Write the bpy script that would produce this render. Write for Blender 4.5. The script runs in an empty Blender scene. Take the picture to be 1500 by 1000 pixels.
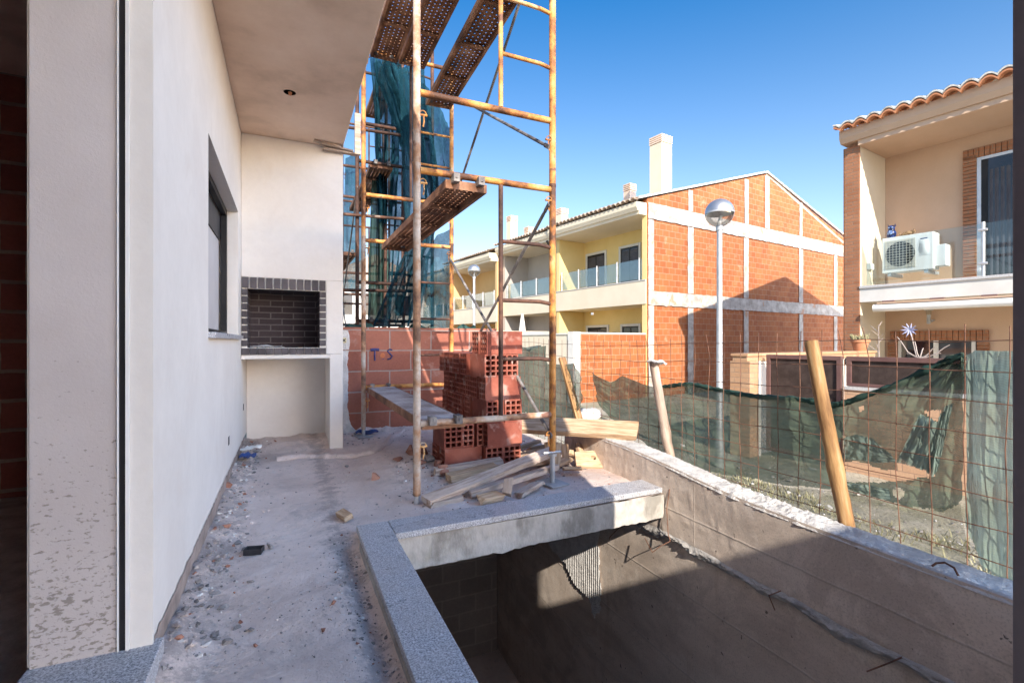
import bpy, bmesh, math, random
from mathutils import Vector, Matrix, noise, Euler
S = bpy.context.scene
COL = S.collection
R = random.Random(7)
PI = math.pi
rad = math.radians

# ------------------------------------------------------------------ camera
YAW = math.atan(330 / 715.0)
SA, CA = math.sin(YAW), math.cos(YAW)
cam = bpy.data.cameras.new('camera')
cam.lens = 715 / 1500 * 36
cam.sensor_width = 36
cam.clip_start = 0.05
cam.clip_end = 3000
co = bpy.data.objects.new('camera', cam)
co.location = (0, 0, 1)
co.rotation_euler = (PI / 2, 0, -YAW)
COL.objects.link(co)
S.camera = co

# measuring helpers: where a sight line of the survey meets a plane of the place
def ray(px, py):
    u, v = (px - 750) / 715.0, (500 - py) / 715.0
    return Vector((SA + u * CA, CA - u * SA, v))
def at_x(px, py, X):
    d = ray(px, py); t = X / d.x
    return Vector((X, t * d.y, 1 + t * d.z))
def at_y(px, py, Y):
    d = ray(px, py); t = Y / d.y
    return Vector((t * d.x, Y, 1 + t * d.z))
def at_z(px, py, z):
    d = ray(px, py); t = (z - 1) / d.z
    return Vector((t * d.x, t * d.y, z))

# ------------------------------------------------------------------ materials
def new_mat(name):
    m = bpy.data.materials.new(name)
    m.use_nodes = True
    nt = m.node_tree
    b = nt.nodes['Principled BSDF']
    return m, nt, b
def N(nt, t, **kw):
    n = nt.nodes.new(t)
    for k, v in kw.items():
        if k in n.inputs: n.inputs[k].default_value = v
        else: setattr(n, k, v)
    return n
def L(nt, a, b): nt.links.new(a, b)
def c4(c): return (c[0], c[1], c[2], 1)
def coords(nt, stretch=(1, 1, 1), kind='Object', shift=True):
    tc = N(nt, 'ShaderNodeTexCoord')
    mp = N(nt, 'ShaderNodeMapping')
    mp.inputs['Scale'].default_value = stretch
    L(nt, tc.outputs[kind], mp.inputs['Vector'])
    if shift:
        oi = N(nt, 'ShaderNodeObjectInfo')
        mu = N(nt, 'ShaderNodeMath', operation='MULTIPLY'); mu.inputs[1].default_value = 53.0
        L(nt, oi.outputs['Random'], mu.inputs[0])
        L(nt, mu.outputs[0], mp.inputs['Location'])
    return mp.outputs['Vector']
def noise_tex(nt, vec, scale, detail=6, rough=0.6, dist=0.0):
    n = N(nt, 'ShaderNodeTexNoise')
    n.inputs['Scale'].default_value = scale
    n.inputs['Detail'].default_value = detail
    n.inputs['Roughness'].default_value = rough
    n.inputs['Distortion'].default_value = dist
    L(nt, vec, n.inputs['Vector'])
    return n.outputs['Fac']
def ramp(nt, fac, stops):
    r = N(nt, 'ShaderNodeValToRGB')
    e = r.color_ramp.elements
    while len(e) < len(stops): e.new(0.5)
    for i, (p, c) in enumerate(stops):
        e[i].position = p
        e[i].color = c4(c) if not isinstance(c, (int, float)) else (c, c, c, 1)
    L(nt, fac, r.inputs['Fac'])
    return r.outputs['Color']
def mix(nt, fac, a, b, mode='MIX'):
    m = N(nt, 'ShaderNodeMix', data_type='RGBA', blend_type=mode)
    for sock, val in ((m.inputs[0], fac), (m.inputs[6], a), (m.inputs[7], b)):
        if isinstance(val, (int, float)): sock.default_value = val
        elif isinstance(val, tuple): sock.default_value = c4(val)
        else: L(nt, val, sock)
    return m.outputs[2]
def bump(nt, b, height, strength=0.3, dist=0.01, prev=None):
    n = N(nt, 'ShaderNodeBump')
    n.inputs['Strength'].default_value = strength
    n.inputs['Distance'].default_value = dist
    L(nt, height, n.inputs['Height'])
    if prev is not None: L(nt, prev, n.inputs['Normal'])
    L(nt, n.outputs['Normal'], b.inputs['Normal'])
    return n.outputs['Normal']
MATS = {}
def surf(name, stops, scale=4, rough=0.8, bs=0.3, bd=0.005, bscale=40, stretch=(1, 1, 1), metal=0.0,
         fine=0.0, spec=0.3, detail=6, dist=0.0, speck=None):
    """layered-noise surface: broad colour variation, a fine mottling, bump, optional specks/stains"""
    m, nt, b = new_mat(name)
    v = coords(nt, stretch)
    c = ramp(nt, noise_tex(nt, v, scale, detail, 0.62, dist), [(.5 + (p - .5) * .6, q) for p, q in stops])
    f2 = noise_tex(nt, v, bscale, 5, 0.65)
    if fine:
        g = ramp(nt, f2, [(0.25, 1 - fine), (0.75, 1 + 0 * fine)])
        c = mix(nt, 1.0, c, g, 'MULTIPLY')
    if speck:
        (sc, lo, hi, col) = speck
        k = ramp(nt, noise_tex(nt, v, sc, 3, 0.5, 0.4), [(lo, 0.0), (hi, 1.0)])
        c = mix(nt, k, c, col)
    L(nt, c, b.inputs['Base Color'])
    b.inputs['Roughness'].default_value = rough
    b.inputs['Metallic'].default_value = metal
    b.inputs['Specular IOR Level'].default_value = spec
    if bs: bump(nt, b, f2, bs, bd)
    MATS[name] = m
    return m
def brickm(name, c1, c2, mortar, bw, bh, ms=0.01, bs=0.5, offset=0.5, rough=0.85, stain=None, var=0.5, uoff=0.0, bdist=0.006, wob=0.006):
    m, nt, b = new_mat(name)
    tc = N(nt, 'ShaderNodeTexCoord')
    mp = N(nt, 'ShaderNodeMapping'); mp.inputs['Location'].default_value = (uoff, 0, 0)
    L(nt, tc.outputs['UV'], mp.inputs['Vector'])
    # joints wander a little
    nz = N(nt, 'ShaderNodeTexNoise'); nz.inputs['Scale'].default_value = 6.0
    L(nt, mp.outputs[0], nz.inputs['Vector'])
    sub = N(nt, 'ShaderNodeVectorMath', operation='SUBTRACT'); sub.inputs[1].default_value = (.5, .5, .5)
    L(nt, nz.outputs['Color'], sub.inputs[0])
    sc = N(nt, 'ShaderNodeVectorMath', operation='SCALE'); sc.inputs['Scale'].default_value = wob * 3
    L(nt, sub.outputs[0], sc.inputs[0])
    ad = N(nt, 'ShaderNodeVectorMath', operation='ADD')
    L(nt, mp.outputs[0], ad.inputs[0]); L(nt, sc.outputs[0], ad.inputs[1])
    br = N(nt, 'ShaderNodeTexBrick')
    br.offset = offset
    br.inputs['Scale'].default_value = 1.0
    br.inputs['Brick Width'].default_value = bw
    br.inputs['Row Height'].default_value = bh
    br.inputs['Mortar Size'].default_value = ms
    br.inputs['Mortar Smooth'].default_value = 0.25
    br.inputs['Color1'].default_value = c4(c1)
    br.inputs['Color2'].default_value = c4(c2)
    br.inputs['Mortar'].default_value = c4(mortar)
    L(nt, ad.outputs[0], br.inputs['Vector'])
    v = coords(nt)
    n1 = noise_tex(nt, v, 2.2, 7, 0.65)
    n2 = noise_tex(nt, v, 45, 4, 0.6)
    c = mix(nt, 1.0, br.outputs['Color'], ramp(nt, n1, [(0.2, 1 - var * 0.6), (0.75, 1.0)]), 'MULTIPLY')
    c = mix(nt, 1.0, c, ramp(nt, n2, [(0.2, 0.8), (0.7, 1.0)]), 'MULTIPLY')
    if stain:
        (sc_, lo, hi, col) = stain
        k = ramp(nt, noise_tex(nt, v, sc_, 6, 0.7), [(lo, 0.0), (hi, 1.0)])
        c = mix(nt, k, c, col)
    L(nt, c, b.inputs['Base Color'])
    b.inputs['Roughness'].default_value = rough
    b.inputs['Specular IOR Level'].default_value = 0.25
    inv = N(nt, 'ShaderNodeMath', operation='SUBTRACT'); inv.inputs[0].default_value = 1.0
    L(nt, br.outputs['Fac'], inv.inputs[1])
    p = bump(nt, b, inv.outputs[0], bs, bdist)
    bump(nt, b, n2, 0.25, 0.003, p)
    MATS[name] = m
    return m

W1 = (0.80, 0.785, 0.77)
surf('plaster', [(0.28, (0.72, 0.68, 0.635)), (0.5, (0.745, 0.71, 0.665)), (0.72, (0.77, 0.735, 0.69))], 2.2, 0.9, 0.22, 0.004, 26, fine=0.05, dist=0.6, speck=(5, 0.62, 0.80, (0.69, 0.645, 0.595)))
surf('soffit_plaster', [(0.28, (0.60, 0.455, 0.35)), (0.5, (0.74, 0.575, 0.455)), (0.75, (0.80, 0.64, 0.52))], 1.6, 0.9, 0.15, 0.004, 30, fine=0.05)
surf('render_cream', [(0.3, (0.70, 0.61, 0.47)), (0.7, (0.76, 0.67, 0.53))], 1.0, 0.9, 0.15, 0.004, 60, fine=0.04)
surf('render_yellow', [(0.3, (0.76, 0.585, 0.25)), (0.7, (0.82, 0.64, 0.30))], 0.8, 0.9, 0.15, 0.004, 60, fine=0.05)
surf('render_orange', [(0.3, (0.64, 0.44, 0.22)), (0.7, (0.70, 0.49, 0.25))], 0.8, 0.9, 0.15, 0.004, 60, fine=0.05)
surf('render_grey', [(0.3, (0.44, 0.40, 0.37)), (0.7, (0.50, 0.46, 0.42))], 0.8, 0.9, 0.15, 0.004, 60, fine=0.05)
surf('render_peach', [(0.3, (0.58, 0.405, 0.285)), (0.7, (0.63, 0.45, 0.325))], 0.9, 0.9, 0.2, 0.006, 70, fine=0.07)
surf('white_trim', [(0.3, (0.64, 0.62, 0.58)), (0.7, (0.72, 0.70, 0.66))], 2, 0.7, 0.05, 0.002, 50)
surf('raw_concrete', [(0.25, (0.36, 0.32, 0.28)), (0.5, (0.52, 0.48, 0.43)), (0.75, (0.66, 0.63, 0.58))], 3.5, 0.9, 0.5, 0.012, 25, fine=0.15,
     speck=(3, 0.62, 0.72, (0.5, 0.3, 0.2)))
surf('rough_cement', [(0.25, (0.58, 0.56, 0.54)), (0.7, (0.76, 0.74, 0.72))], 9, 0.95, 0.9, 0.01, 70, fine=0.25)
surf('grey_mortar', [(0.25, (0.36, 0.34, 0.33)), (0.7, (0.52, 0.50, 0.48))], 9, 0.95, 0.7, 0.008, 60, fine=0.2)
surf('slab_edge', [(0.25, (0.30, 0.28, 0.25)), (0.45, (0.50, 0.47, 0.43)), (0.75, (0.60, 0.57, 0.53))], 5, 0.92, 0.5, 0.008, 40, fine=0.12,
     speck=(4, 0.60, 0.75, (0.33, 0.29, 0.17)), stretch=(1, 1, .45))
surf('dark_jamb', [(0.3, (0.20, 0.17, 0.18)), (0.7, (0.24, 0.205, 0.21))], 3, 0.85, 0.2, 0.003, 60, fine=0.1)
surf('black_metal', [(0.3, (0.012, 0.012, 0.014)), (0.7, (0.02, 0.02, 0.022))], 3, 0.45, 0.05, 0.002, 60)
surf('aluminium', [(0.3, (0.62, 0.62, 0.64)), (0.7, (0.72, 0.72, 0.74))], 5, 0.4, 0.05, 0.001, 60, metal=0.6)
surf('galvanised', [(0.3, (0.42, 0.44, 0.46)), (0.7, (0.55, 0.57, 0.59))], 8, 0.5, 0.1, 0.002, 60, metal=0.5)
surf('blind_grey', [(0.3, (0.50, 0.49, 0.50)), (0.7, (0.55, 0.54, 0.55))], 3, 0.7, 0.05, 0.002, 60)
surf('dark_blind', [(0.3, (0.06, 0.06, 0.075)), (0.7, (0.09, 0.09, 0.105))], 3, 0.5, 0.05, 0.002, 60)
surf('wood_pale', [(0.25, (0.40, 0.255, 0.15)), (0.5, (0.60, 0.42, 0.27)), (0.75, (0.72, 0.55, 0.385))], 9, 0.85, 0.45, 0.004, 50,
     stretch=(0.6, 6, 6), fine=0.2, speck=(2.2, 0.63, 0.75, (0.30, 0.22, 0.15)))
surf('wood_grey', [(0.25, (0.34, 0.245, 0.195)), (0.5, (0.56, 0.445, 0.37)), (0.75, (0.68, 0.565, 0.48))], 9, 0.9, 0.5, 0.004, 50,
     stretch=(0.6, 6, 6), fine=0.25, speck=(2.5, 0.6, 0.72, (0.5, 0.47, 0.45)))
surf('wood_post', [(0.25, (0.15, 0.075, 0.035)), (0.42, (0.32, 0.175, 0.075)), (0.58, (0.42, 0.245, 0.105)), (0.75, (0.50, 0.36, 0.21))], 11, 0.8, 0.5, 0.005, 40,
     stretch=(0.25, 2.4, 2.4), fine=0.2, speck=(5, 0.66, 0.72, (0.22, 0.12, 0.06)))
surf('wood_weathered', [(0.25, (0.30, 0.22, 0.17)), (0.5, (0.46, 0.36, 0.29)), (0.75, (0.55, 0.45, 0.38))], 7, 0.9, 0.5, 0.005, 40,
     stretch=(0.45, 5, 5), fine=0.25)
surf('rust_orange', [(0.28, (0.10, 0.045, 0.025)), (0.40, (0.36, 0.14, 0.04)), (0.52, (0.60, 0.265, 0.065)), (0.68, (0.68, 0.38, 0.15)), (0.8, (0.60, 0.50, 0.38))],
     4.5, 0.6, 0.4, 0.003, 60, fine=0.25, speck=(9, 0.60, 0.68, (0.16, 0.07, 0.04)))
surf('rust_dusty', [(0.28, (0.17, 0.10, 0.07)), (0.45, (0.42, 0.24, 0.14)), (0.58, (0.52, 0.42, 0.34)), (0.75, (0.60, 0.53, 0.46))],
     4.0, 0.75, 0.4, 0.003, 60, fine=0.25, speck=(10, 0.62, 0.70, (0.20, 0.10, 0.07)))
surf('rust_dark', [(0.3, (0.04, 0.022, 0.018)), (0.5, (0.085, 0.042, 0.03)), (0.68, (0.17, 0.08, 0.05)), (0.82, (0.30, 0.24, 0.20))],
     4.0, 0.7, 0.4, 0.003, 60, fine=0.3)
surf('brace_grey', [(0.3, (0.07, 0.065, 0.07)), (0.6, (0.20, 0.18, 0.17)), (0.8, (0.40, 0.37, 0.34))], 5.0, 0.6, 0.3, 0.002, 60, fine=0.2)
surf('plank_steel', [(0.25, (0.10, 0.045, 0.028)), (0.5, (0.25, 0.115, 0.06)), (0.7, (0.38, 0.20, 0.12)), (0.82, (0.46, 0.36, 0.29))],
     4, 0.7, 0.4, 0.003, 60, fine=0.3)
surf('plank_dusty', [(0.25, (0.28, 0.22, 0.20)), (0.5, (0.48, 0.43, 0.42)), (0.75, (0.58, 0.54, 0.53))], 4, 0.85, 0.4, 0.003, 60, fine=0.2)
surf('hollow_clay', [(0.25, (0.17, 0.043, 0.028)), (0.5, (0.26, 0.070, 0.045)), (0.75, (0.36, 0.12, 0.08))], 3, 0.75, 0.3, 0.003, 60, fine=0.15,
     speck=(9, 0.56, 0.72, (0.42, 0.26, 0.215)))
surf('stone_grey', [(0.3, (0.20, 0.185, 0.18)), (0.7, (0.40, 0.37, 0.36))], 6, 0.95, 0.6, 0.01, 50, fine=0.2)
surf('foot_mortar', [(0.3, (0.26, 0.21, 0.19)), (0.7, (0.44, 0.36, 0.32))], 6, 0.95, 0.6, 0.01, 50, fine=0.2)
surf('stone_white', [(0.3, (0.66, 0.64, 0.62)), (0.7, (0.80, 0.78, 0.76))], 6, 0.95, 0.5, 0.01, 50, fine=0.1)
surf('stone_clay', [(0.3, (0.30, 0.13, 0.09)), (0.7, (0.46, 0.24, 0.17))], 6, 0.95, 0.5, 0.01, 50, fine=0.2)
surf('roof_tile', [(0.25, (0.40, 0.27, 0.19)), (0.5, (0.56, 0.43, 0.33)), (0.75, (0.62, 0.54, 0.46))], 3, 0.9, 0.5, 0.01, 30, fine=0.2,
     speck=(6, 0.58, 0.66, (0.30, 0.27, 0.24)))
surf('tile_white', [(0.25, (0.40, 0.37, 0.33)), (0.45, (0.62, 0.60, 0.56)), (0.75, (0.76, 0.74, 0.70))], 9, 0.9, 0.5, 0.01, 40, fine=0.25)
surf('terracotta', [(0.3, (0.48, 0.20, 0.10)), (0.7, (0.58, 0.27, 0.15))], 5, 0.8, 0.2, 0.004, 50)
surf('white_paint', [(0.3, (0.76, 0.75, 0.72)), (0.7, (0.82, 0.81, 0.79))], 2, 0.45, 0.03, 0.002, 50)
surf('ac_grille', [(0.3, (0.52, 0.49, 0.43)), (0.7, (0.6, 0.57, 0.5))], 2, 0.5, 0.03, 0.002, 50)
surf('dark_hole', [(0.3, (0.015, 0.013, 0.012)), (0.7, (0.03, 0.026, 0.024))], 2, 0.8, 0.0, 0.002, 50)
surf('blue_glaze', [(0.45, (0.008, 0.014, 0.05)), (0.6, (0.02, 0.05, 0.20))], 20, 0.3, 0.1, 0.002, 50)
surf('pale_glaze', [(0.45, (0.25, 0.38, 0.60)), (0.6, (0.05, 0.10, 0.30))], 40, 0.3, 0.1, 0.002, 50)
surf('ochre_glaze', [(0.4, (0.09, 0.05, 0.025)), (0.6, (0.35, 0.24, 0.13))], 30, 0.4, 0.1, 0.002, 50)
surf('brown_metal', [(0.3, (0.14, 0.075, 0.07)), (0.7, (0.18, 0.10, 0.09))], 3, 0.45, 0.05, 0.002, 50)
surf('dark_panel', [(0.3, (0.045, 0.030, 0.026)), (0.7, (0.075, 0.052, 0.046))], 8, 0.9, 0.1, 0.002, 90, fine=0.2)
surf('granite_plain', [(0.3, (0.45, 0.44, 0.44)), (0.7, (0.62, 0.61, 0.60))], 60, 0.4, 0.05, 0.002, 90)
surf('rebar', [(0.3, (0.10, 0.05, 0.035)), (0.7, (0.25, 0.13, 0.085))], 12, 0.85, 0.3, 0.002, 90)
surf('blue_plastic', [(0.3, (0.03, 0.06, 0.20)), (0.7, (0.05, 0.09, 0.26))], 5, 0.5, 0.1, 0.002, 50)
surf('black_plastic', [(0.3, (0.02, 0.02, 0.025)), (0.7, (0.05, 0.05, 0.055))], 5, 0.55, 0.1, 0.002, 50)
surf('canvas', [(0.3, (0.68, 0.66, 0.62)), (0.7, (0.78, 0.76, 0.72))], 5, 0.9, 0.2, 0.004, 50)
surf('leaf', [(0.3, (0.20, 0.19, 0.09)), (0.7, (0.42, 0.39, 0.24))], 8, 0.7, 0.1, 0.002, 50)
surf('stem', [(0.3, (0.34, 0.28, 0.25)), (0.7, (0.50, 0.43, 0.40))], 8, 0.7, 0.1, 0.002, 50)
surf('flower_blue', [(0.3, (0.26, 0.28, 0.50)), (0.7, (0.55, 0.56, 0.70))], 8, 0.6, 0.1, 0.002, 50)
surf('spray_blue', [(0.3, (0.02, 0.035, 0.14)), (0.7, (0.07, 0.07, 0.20))], 18, 0.7, 0.0, 0.002, 50)
surf('spray_orange', [(0.3, (0.42, 0.12, 0.05)), (0.7, (0.50, 0.17, 0.07))], 18, 0.7, 0.0, 0.002, 50)
surf('box_yellow', [(0.3, (0.62, 0.54, 0.30)), (0.7, (0.70, 0.62, 0.40))], 18, 0.7, 0.0, 0.002, 50)
surf('dark_brick', [(0.35, (0.075, 0.066, 0.07)), (0.65, (0.125, 0.112, 0.118))], 3, 0.9, 0.4, 0.004, 50)
surf('bin_green', [(0.3, (0.03, 0.06, 0.05)), (0.7, (0.05, 0.09, 0.075))], 3, 0.6, 0.1, 0.004, 50)

brickm('gable_brick', (0.52, 0.185, 0.068), (0.41, 0.125, 0.045), (0.54, 0.36, 0.24), 0.30, 0.20, 0.007, 0.35, stain=(2.6, 0.60, 0.76, (0.56, 0.33, 0.21)), var=0.45)
brickm('yard_block', (0.36, 0.125, 0.085), (0.44, 0.175, 0.12), (0.42, 0.33, 0.29), 0.47, 0.225, 0.008, 0.5, stain=(2.5, 0.60, 0.80, (0.50, 0.33, 0.28)), var=0.5, uoff=0.12, wob=0.004)
brickm('interior_brick', (0.36, 0.12, 0.09), (0.28, 0.09, 0.07), (0.36, 0.26, 0.21), 0.30, 0.20, 0.014, 0.5)
brickm('face_brick', (0.40, 0.165, 0.085), (0.48, 0.22, 0.12), (0.34, 0.22, 0.15), 0.23, 0.068, 0.008, 0.6, var=0.45, wob=0.003)
brickm('face_brick_pale', (0.60, 0.34, 0.19), (0.66, 0.41, 0.25), (0.50, 0.33, 0.22), 0.23, 0.075, 0.007, 0.5, var=0.35, wob=0.003)
brickm('peach_brick', (0.62, 0.38, 0.24), (0.66, 0.43, 0.28), (0.46, 0.30, 0.21), 0.24, 0.10, 0.006, 0.4, var=0.3, wob=0.003)
brickm('firebox_brick', (0.058, 0.044, 0.05), (0.085, 0.066, 0.072), (0.17, 0.15, 0.15), 0.20, 0.058, 0.006, 0.5, var=0.5, wob=0.002)
brickm('grey_block', (0.43, 0.365, 0.315), (0.50, 0.43, 0.375), (0.58, 0.51, 0.45), 0.41, 0.20, 0.012, 0.5, var=0.4)

def special_mats():
    # granite: fine salt and pepper
    m, nt, b = new_mat('granite')
    v = coords(nt)
    a = ramp(nt, noise_tex(nt, v, 150, 4, 0.75), [(0.34, (0.10, 0.105, 0.12)), (0.46, (0.34, 0.345, 0.37)), (0.56, (0.55, 0.56, 0.59)), (0.68, (0.75, 0.75, 0.78))])
    vo = N(nt, 'ShaderNodeTexVoronoi'); vo.inputs['Scale'].default_value = 120
    L(nt, v, vo.inputs['Vector'])
    k = ramp(nt, vo.outputs['Distance'], [(0.12, 1.0), (0.30, 0.0)])
    c = mix(nt, k, a, (0.16, 0.165, 0.18))
    dust = ramp(nt, noise_tex(nt, v, 5, 6, 0.7), [(0.45, 0.0), (0.8, 0.55)])
    c = mix(nt, dust, c, (0.46, 0.41, 0.38))
    L(nt, c, b.inputs['Base Color'])
    L(nt, ramp(nt, noise_tex(nt, v, 7, 5, 0.7), [(0.35, 0.22), (0.65, 0.6)]), b.inputs['Roughness'])
    MATS['granite'] = m
    # terrace screed / dust
    m, nt, b = new_mat('terrace_dust')
    v = coords(nt, shift=False)
    c = ramp(nt, noise_tex(nt, v, 1.1, 8, 0.66, 0.5), [(0.30, (0.50, 0.415, 0.375)), (0.44, (0.65, 0.545, 0.50)), (0.58, (0.75, 0.64, 0.59)), (0.75, (0.76, 0.68, 0.635))])
    c = mix(nt, ramp(nt, noise_tex(nt, v, 0.9, 6, 0.6, 1.2), [(0.56, 0.0), (0.74, 0.7)]), c, (0.55, 0.37, 0.29))
    c = mix(nt, ramp(nt, noise_tex(nt, v, 2.6, 9, 0.78, 0.8), [(0.53, 0.0), (0.64, 0.6)]), c, (0.42, 0.375, 0.36))
    c = mix(nt, ramp(nt, noise_tex(nt, v, 5.5, 8, 0.7, 1.5), [(0.60, 0.0), (0.66, 0.6)]), c, (0.68, 0.63, 0.61))
    sx_n = N(nt, 'ShaderNodeSeparateXYZ'); L(nt, v, sx_n.inputs[0])
    def band(x0, w):      # loose dark grit lying in a strip along a wall foot
        a = N(nt, 'ShaderNodeMath', operation='SUBTRACT'); L(nt, sx_n.outputs['X'], a.inputs[0]); a.inputs[1].default_value = x0
        ab = N(nt, 'ShaderNodeMath', operation='ABSOLUTE'); L(nt, a.outputs[0], ab.inputs[0])
        m2 = N(nt, 'ShaderNodeMapRange'); L(nt, ab.outputs[0], m2.inputs[0]); m2.inputs[1].default_value = 0; m2.inputs[2].default_value = w
        m2.inputs[3].default_value = 0.20; m2.inputs[4].default_value = 0.0
        return m2.outputs[0]
    bsum = N(nt, 'ShaderNodeMath', operation='ADD'); L(nt, band(-.33, .22), bsum.inputs[0]); L(nt, band(.25, .14), bsum.inputs[1])
    grit = N(nt, 'ShaderNodeMath', operation='ADD'); L(nt, bsum.outputs[0], grit.inputs[0]); L(nt, noise_tex(nt, v, 9, 9, 0.8), grit.inputs[1])
    c = mix(nt, ramp(nt, grit.outputs[0], [(0.60, 0.0), (0.70, 0.65)]), c, (0.33, 0.285, 0.27))
    c = mix(nt, ramp(nt, noise_tex(nt, v, 30, 5, 0.75), [(0.60, 0.0), (0.68, 0.7)]), c, (0.27, 0.235, 0.22))
    c = mix(nt, ramp(nt, noise_tex(nt, v, 70, 3, 0.6), [(0.64, 0.0), (0.70, 0.85)]), c, (0.72, 0.68, 0.66))
    c = mix(nt, ramp(nt, noise_tex(nt, v, 85, 3, 0.6, 0.5), [(0.67, 0.0), (0.73, 0.6)]), c, (0.22, 0.19, 0.18))
    L(nt, c, b.inputs['Base Color'])
    b.inputs['Roughness'].default_value = 0.95
    b.inputs['Specular IOR Level'].default_value = 0.2
    p = bump(nt, b, noise_tex(nt, v, 28, 8, 0.75), 0.9, 0.012)
    bump(nt, b, noise_tex(nt, v, 110, 4, 0.7), 0.5, 0.004, p)
    MATS['terrace_dust'] = m
    # street gravel with weeds
    m, nt, b = new_mat('street_gravel')
    v = coords(nt, shift=False)
    c = ramp(nt, noise_tex(nt, v, 1.4, 8, 0.7, 0.4), [(0.36, (0.30, 0.27, 0.19)), (0.5, (0.46, 0.42, 0.32)), (0.64, (0.58, 0.53, 0.43))])
    c = mix(nt, ramp(nt, noise_tex(nt, v, 0.8, 7, 0.7), [(0.5, 0.0), (0.66, 0.6)]), c, (0.20, 0.21, 0.09))
    c = mix(nt, ramp(nt, noise_tex(nt, v, 38, 4, 0.7), [(0.52, 0.0), (0.66, 0.9)]), c, (0.12, 0.105, 0.08))
    c = mix(nt, ramp(nt, noise_tex(nt, v, 60, 3, 0.6), [(0.62, 0.0), (0.7, 0.9)]), c, (0.60, 0.57, 0.50))
    L(nt, c, b.inputs['Base Color']); b.inputs['Roughness'].default_value = 0.95
    bump(nt, b, noise_tex(nt, v, 35, 6, 0.75), 1.0, 0.03)
    MATS['street_gravel'] = m
    # cast concrete of the pit, board lines every half metre
    m, nt, b = new_mat('pit_concrete')
    v = coords(nt, shift=False)
    c = ramp(nt, noise_tex(nt, coords(nt, (1, .35, 1.6), shift=False), 2.2, 9, 0.68, 0.3), [(0.32, (0.50, 0.41, 0.345)), (0.5, (0.65, 0.55, 0.47)), (0.68, (0.73, 0.635, 0.555))])
    c = mix(nt, ramp(nt, noise_tex(nt, coords(nt, (3, 3, .5), shift=False), 2.0, 7, 0.7), [(0.58, 0.0), (0.75, 0.55)]), c, (0.35, 0.24, 0.15))
    c = mix(nt, ramp(nt, noise_tex(nt, v, 26, 3, 0.5), [(0.70, 0.0), (0.74, 0.9)]), c, (0.08, 0.065, 0.055))
    sx = N(nt, 'ShaderNodeSeparateXYZ'); L(nt, v, sx.inputs[0])
    def line(sock, off, period, w):
        a = N(nt, 'ShaderNodeMath', operation='ADD'); a.inputs[1].default_value = off; L(nt, sock, a.inputs[0])
        wv = noise_tex(nt, v, 3, 4, 0.6)
        m2 = N(nt, 'ShaderNodeMath', operation='MULTIPLY_ADD'); m2.inputs[1].default_value = 0.02; L(nt, wv, m2.inputs[0]); L(nt, a.outputs[0], m2.inputs[2])
        pp = N(nt, 'ShaderNodeMath', operation='PINGPONG'); pp.inputs[1].default_value = period / 2; L(nt, m2.outputs[0], pp.inputs[0])
        return ramp(nt, pp.outputs[0], [(0.0, 1.0), (w * .7, 0.0)])
    ln = line(sx.outputs['Z'], 0.76 + 10 * 0.49 - 0.01, 0.49, 0.012)
    vl = line(sx.outputs['Y'], 10.13, 2.44, 0.003)
    both = N(nt, 'ShaderNodeMath', operation='MAXIMUM'); L(nt, ln, both.inputs[0]); L(nt, vl, both.inputs[1])
    c = mix(nt, both.outputs[0], c, (0.55, 0.48, 0.42))
    c = mix(nt, ramp(nt, noise_tex(nt, v, 1.6, 9, 0.75, 1.0), [(0.50, 0.0), (0.58, 0.5)]), c, (0.42, 0.35, 0.30))
    c = mix(nt, ramp(nt, noise_tex(nt, v, 4.5, 9, 0.75, 0.6), [(0.56, 0.0), (0.62, 0.5)]), c, (0.70, 0.62, 0.55))
    c = mix(nt, ramp(nt, noise_tex(nt, v, 120, 3, 0.6), [(0.3, 0.35), (0.5, 0.0)]), c, (0.20, 0.165, 0.14))
    L(nt, c, b.inputs['Base Color']); b.inputs['Roughness'].default_value = 0.85
    b.inputs['Specular IOR Level'].default_value = 0.25
    p = bump(nt, b, both.outputs[0], 0.5, 0.004)
    p = bump(nt, b, noise_tex(nt, coords(nt, (1, .3, 2), shift=False), 14, 6, 0.7), 0.2, 0.004, p)
    bump(nt, b, noise_tex(nt, v, 70, 4, 0.7), 0.3, 0.004, p)
    MATS['pit_concrete'] = m
    # jamb plaster with thrown mortar flecks, denser towards the floor where it splashed up
    m, nt, b = new_mat('splashed_plaster')
    v = coords(nt, (1.0, 1.0, 2.0), shift=False)
    f = noise_tex(nt, v, 52, 3, 0.5, 0.2)
    vz = coords(nt, shift=False)
    sx = N(nt, 'ShaderNodeSeparateXYZ'); L(nt, vz, sx.inputs[0])
    mr = N(nt, 'ShaderNodeMapRange'); L(nt, sx.outputs['Z'], mr.inputs[0])
    mr.inputs[1].default_value = 0.30; mr.inputs[2].default_value = 1.25
    mr.inputs[3].default_value = 0.055; mr.inputs[4].default_value = -0.16
    ad = N(nt, 'ShaderNodeMath', operation='ADD'); L(nt, f, ad.inputs[0]); L(nt, mr.outputs[0], ad.inputs[1])
    k = ramp(nt, ad.outputs[0], [(0.61, 0.0), (0.68, 0.9)])
    base = ramp(nt, noise_tex(nt, vz, 1.5, 5, 0.6), [(0.35, (0.46, 0.41, 0.395)), (0.65, (0.55, 0.50, 0.485))])
    c = mix(nt, k, base, (0.25, 0.215, 0.185))
    ad2 = N(nt, 'ShaderNodeMath', operation='ADD'); L(nt, noise_tex(nt, vz, 95, 2, 0.5), ad2.inputs[0]); L(nt, mr.outputs[0], ad2.inputs[1])
    c = mix(nt, ramp(nt, ad2.outputs[0], [(0.66, 0.0), (0.71, 0.55)]), c, (0.27, 0.235, 0.205))
    L(nt, c, b.inputs['Base Color']); b.inputs['Roughness'].default_value = 0.9
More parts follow.
